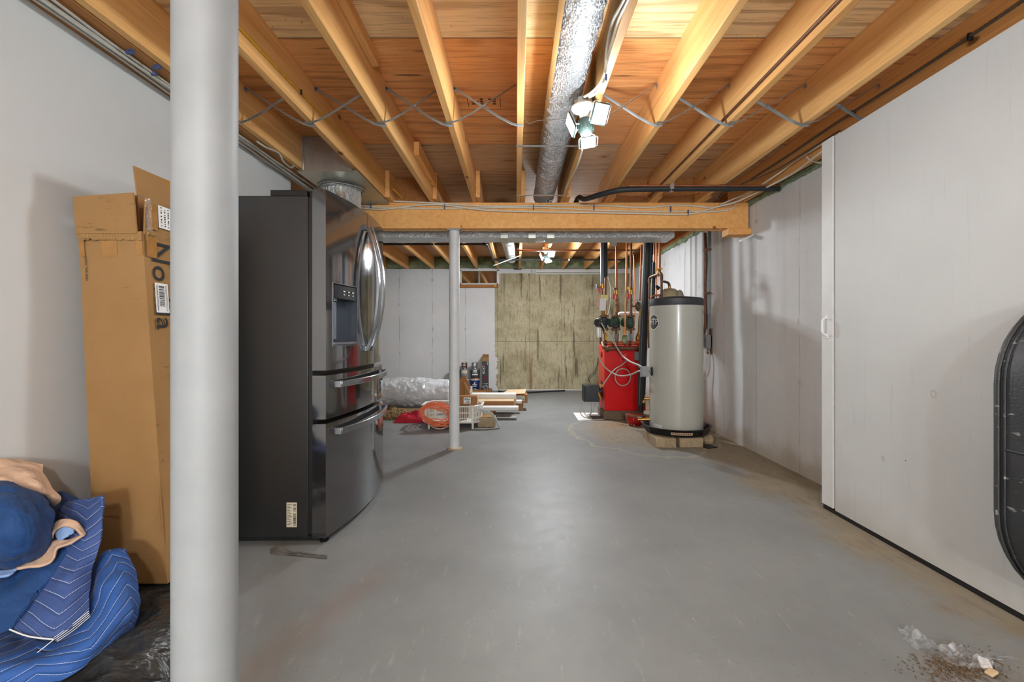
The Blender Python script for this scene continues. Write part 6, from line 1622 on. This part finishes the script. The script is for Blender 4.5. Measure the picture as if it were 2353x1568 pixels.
cable('lamp_cable', [PX(1470, -60, XJ+.004), PX(1441, 5, XJ+.004), PX(1420, 50, XJ+.004), PX(1403, 110, XJ), PX(1393, 150, XJ), P(1385, 192, 2.02), P(1368, 215, 2.16), P(1352, 224, 2.28)], .0058, CABLEW, 'thinner white cable beside the thick one above the lamp', 'cable', None)
cable('lamp_cable', [PX(1338, 345, XJ), PX(1330, 372, XJ), PX(1320, 395, XJ), PX(1306, 420, XJ), PX(1300, 436, XJ), P(1294, 455, 4.05)], .0052, CABLEW, 'pale cable along the joist from the lamp back to the beam', 'cable', None)
tag(obj('cable_staple', M().obox(PX(1393, 178, XJ-.008), (.004,0,0), (0,.004,0), (0,0,.014)), STAPLE, bevel=.002), 'blue staple holding the white cables above the lamp', 'staple', 'staples on the joists')
# bundle along the plate over the left wall
rb_ = random.Random(5)
for k, lab in enumerate(('outermost grey cable of the bundle over the left wall', 'second grey cable of the bundle over the left wall', 'middle grey cable of the bundle over the left wall',
                         'fourth grey cable of the bundle over the left wall', 'innermost grey cable of the bundle over the left wall', 'lone grey cable sagging close to the left wall top')):
    base = -1.642 - .013*k if k < 5 else -1.732; pts = []
    for i in range(16):
        y = .3 + 3.75*i/15
        w = .010*math.sin(y*2.1 + k*1.3) + rb_.uniform(-.004, .004)
        x = base + w*(1 if k < 5 else .5) - (.03*max(0, y-1.9)*(k % 2) if y < 2.6 else .021*(k % 2))
        if k == 5: x += .05*max(0, min(1, (y-1.15)/.5))
        pts.append((max(-1.742, x), y, 2.249 - .003*((k*7) % 3) - .008*abs(math.sin(y*1.6+k))))
    cable('bundle_cable', pts, .0058 if k != 2 else .0068, CABLE, lab, 'cable', None, 6)
for px, py, lab in ((299, 120, 'first'), (353, 170, 'lower'), (360, 155, 'upper')):
    p = PZ(px, py, 2.240)
    m = M().tube([p + Vector((.016*math.cos(t), 0, .010*math.sin(t))) for t in [PI*i/8 for i in range(9)]], .004, 6).obox(p + Vector((0,0,-.004)), (.016,0,0), (0,.005,0), (0,0,.003))
    tag(obj('cable_clip', m, STAPLE), lab + ' blue clip on the cable bundle over the left wall', 'clip', 'clips on the left bundle')
cable('loop_wire', [PZ(590, 325, 2.245), PZ(610, 338, 2.235), PZ(640, 352, 2.245), PZ(652, 372, 2.215), PZ(668, 385, 2.235), PZ(676, 380, 2.25)], .0055, CABLE, 'grey cable looping out of the bundle before the duct box', 'cable', None)
# armoured cable by the concrete wall
pts = [(2.040, y, 2.402 + .004*math.sin(y*5)) for y in [.6 + 3.3*i/40 for i in range(41)]]
fine = []; 
for a, b in zip(pts, pts[1:]):
    for q_ in range(8): fine.append(Vector(a).lerp(Vector(b), q_/8))
tag(obj('armoured_cable', M().tube(fine, [.0085 if i % 2 else .0068 for i in range(len(fine))], 8), ARMOR), 'ribbed metal armoured cable along the last joist by the white panel', 'cable')
for y, lab in ((2.02, 'clip holding the armoured cable nearer the camera'), (2.72, 'clip holding the armoured cable nearer the beam')):
    tag(obj('cable_clip', M().obox((2.040, y, 2.397), (.011,0,0), (0,.006,0), (0,0,.016)), BLKMET, bevel=.002), lab, 'clip', 'clips on the armoured cable')
tag(obj('thin_pipe', M().cyl((1.199, .6, 2.30), (1.199, 4.08, 2.30), .008), COPPERT), 'thin dark copper pipe along a joist side to the beam', 'pipe')
# black insulated pipe crossing under the joists
bp2 = thing('insulated_pipe', (1.3, 3.62, 2.2), 'black insulated pipe crossing under the joists and curving over the beam', 'pipe')
yq = 3.62; zq = 2.232
run = spl([(2.12, yq, zq-.002), (1.9, yq, zq), (1.5, yq, zq), (1.15, yq, zq-.002), (.86, yq+.02, zq-.004), (.70, yq+.12, zq-.012), (.60, yq+.28, zq+.0), (.565, yq+.42, 2.288), (.56, yq+.6, 2.292), (.56, 4.5, 2.292)], 10)
obj('pipe_sleeve', M().tube(run, [.0205 if p.x > 1.72 else .0225 for p in run], 14), BLKRUB, bp2)
obj('sleeve_joint', M().cyl((1.70, yq, zq), (1.73, yq, zq), .026), BLKRUB, bp2)
obj('copper_line', M().cyl((.9, yq-.02, 2.249), (2.12, yq-.02, 2.249), .008), COPPER, bp2)
tag(obj('pipe_strap', M().tube([(1.255, yq, zq + 0)] and [(1.245, yq + .026*math.cos(t), zq + .027*math.sin(t)) for t in [PI + PI*i/12 for i in range(13)]], .003, 6).box(1.230, 1.262, yq-.030, yq-.026, zq-.01, 2.30).obox((1.246, yq, zq-.026), (.016,0,0), (0,.02,0), (0,0,.0015)), GALV), 'bent metal strap holding the black insulated pipe to a joist', 'strap')
cable('low_wire', [P(1340, 448, 4.0), P(1440, 452, 4.0), P(1530, 455, 4.0), P(1600, 446, 4.0), P(1640, 430, 4.0)], .004, COPPER, 'thin copper coloured wire sagging under the joists above the beam', 'wire')
# pipes under the far joists
bl = thing('black_pipe', (-.4, 6, 2.18), 'black iron gas pipe stepping under the joists beyond the beam', 'pipe')
obj('pipe_run', M().tube(bend([(-2.6, 5.7, 2.2), (-.372, 5.7, 2.2), (-.345, 6.9, 2.2), (1.66, 6.9, 2.2)], .05), .0135, 12), BLKMET, bl)
ff_ = M()
for p, q_ in (((-.43,5.7,2.2), (-.38,5.7,2.2)), ((-.371,5.74,2.2), (-.368,5.80,2.2)), ((-.346,6.82,2.2), (-.344,6.88,2.2)), ((-.32,6.9,2.2), (-.26,6.9,2.2)), ((1.62,6.9,2.2), (1.67,6.9,2.2))): ff_.cyl(p, q_, .020, n=12)
obj('elbow_fitting', ff_, BLKMET, bl)
for x in (-1.05, .8): obj('pipe_hanger', M().cyl((x, 5.7 if x < 0 else 6.9, 2.2), (x+.02, 5.7 if x < 0 else 6.9, 2.2), .018, n=12), PLASTW, bl)
def cpipe(pts, r, mat, lab, fits=()):
    m = M().tube(bend(pts, .04), r, 12)
    for p in fits: m.cyl(Vector(p)+Vector((-.02,0,0)), Vector(p)+Vector((.02,0,0)), r*1.35, n=12)
    return tag(obj('copper_pipe', m, mat), lab, 'pipe', 'copper pipes under the far joists')
cpipe([(-2.6, 5.35, 2.215), (1.52, 5.35, 2.215)], .011, COPPERT, 'long copper pipe under the joists just beyond the foil trunk duct')
cpipe([(.03, 6.15, 2.24), (.03, 6.15, 2.205), (1.66, 6.15, 2.205)], .012, COPPER, 'copper pipe passing under the joists beside the far lamp', [(.3,6.15,2.205), (1.1,6.15,2.205)])
cpipe([(.25, 6.05, 2.19), (1.70, 6.05, 2.19)], .009, COPPERT, 'thinner copper pipe in front of the one beside the far lamp')
cpipe([(1.0, 5.55, 2.225), (1.75, 5.55, 2.225)], .012, COPPER, 'short copper pipe joining the tops of the boiler risers', [(1.28,5.55,2.225)])
tag(obj('insulation_flap', M().grid(lambda u, v: (.72+.28*u, 5.5+.1*v, 2.262 - .075*math.sin(PI*u)*(1-.3*v) + .0*u), 12, 4), PLASTW, solid=.003), 'white curved flap hanging between joists right of the far lamp', 'flap')
tag(obj('paper_scrap', M().box(1.17, 1.26, 5.62, 5.625, 2.16, 2.26), PAPER), 'white card hung under the joists near the boiler risers', 'card')
tag(obj('diagonal_brace', M().tube([(.06, 6.72, 2.235), (-.33, 6.55, 2.06)], .009, 8), GALV), 'thin grey rod slanting below the black gas pipe', 'rod')
# strip light over the bare concrete
sl = thing('strip_light', (1.0, 8.35, 2.165), 'long unlit white strip light at the top of the far wall', 'light')
obj('light_housing', M().box(.36, 1.66, 8.34, 8.415, 2.205, 2.262), WHITEP, sl, bevel=.004)
obj('light_tube', M().cyl((.38, 8.36, 2.182), (1.64, 8.36, 2.182), .013, n=14), PLASTW, sl)
for x in (.37, 1.65): obj('tube_holder', M().box(x-.01, x+.01, 8.34, 8.38, 2.162, 2.206), WHITEP, sl)
tag(obj('motion_sensor', M().box(-.04, .10, 8.36, 8.415, 2.262, 2.30), BLKPL, bevel=.006), 'small black box at the top of the far wall left of the strip light', 'box')
EXPO = 0.14
# ------------------------------------------------------------------ camera, world, view
cam = bpy.data.cameras.new('camera'); co = bpy.data.objects.new('camera', cam); COL.objects.link(co)
co.location = (0, 0, CZ); co.rotation_euler = (PI/2, 0, 0)
cam.sensor_fit = 'HORIZONTAL'; cam.sensor_width = 36.0; cam.lens = 36.0*F/2353
cam.shift_x = -(CX-1176.5)/2353; cam.shift_y = -(784-CY)/2353
cam.clip_start = .02; cam.clip_end = 60
sc.camera = co
wd = bpy.data.worlds.new('dim surroundings'); sc.world = wd; wd.use_nodes = True
wd.node_tree.nodes['Background'].inputs[0].default_value = (.02, .02, .02, 1); wd.node_tree.nodes['Background'].inputs[1].default_value = 1.0
vs_ = sc.view_settings; vs_.view_transform = 'Standard'; vs_.look = 'None'; vs_.gamma = 1.0; vs_.use_curve_mapping = False; vs_.exposure = EXPO
sc.cycles.max_bounces = 10; sc.cycles.diffuse_bounces = 6; sc.cycles.glossy_bounces = 4; sc.cycles.transparent_max_bounces = 12
sc.cycles.caustics_reflective = False; sc.cycles.caustics_refractive = False; sc.cycles.sample_clamp_indirect = 6.0
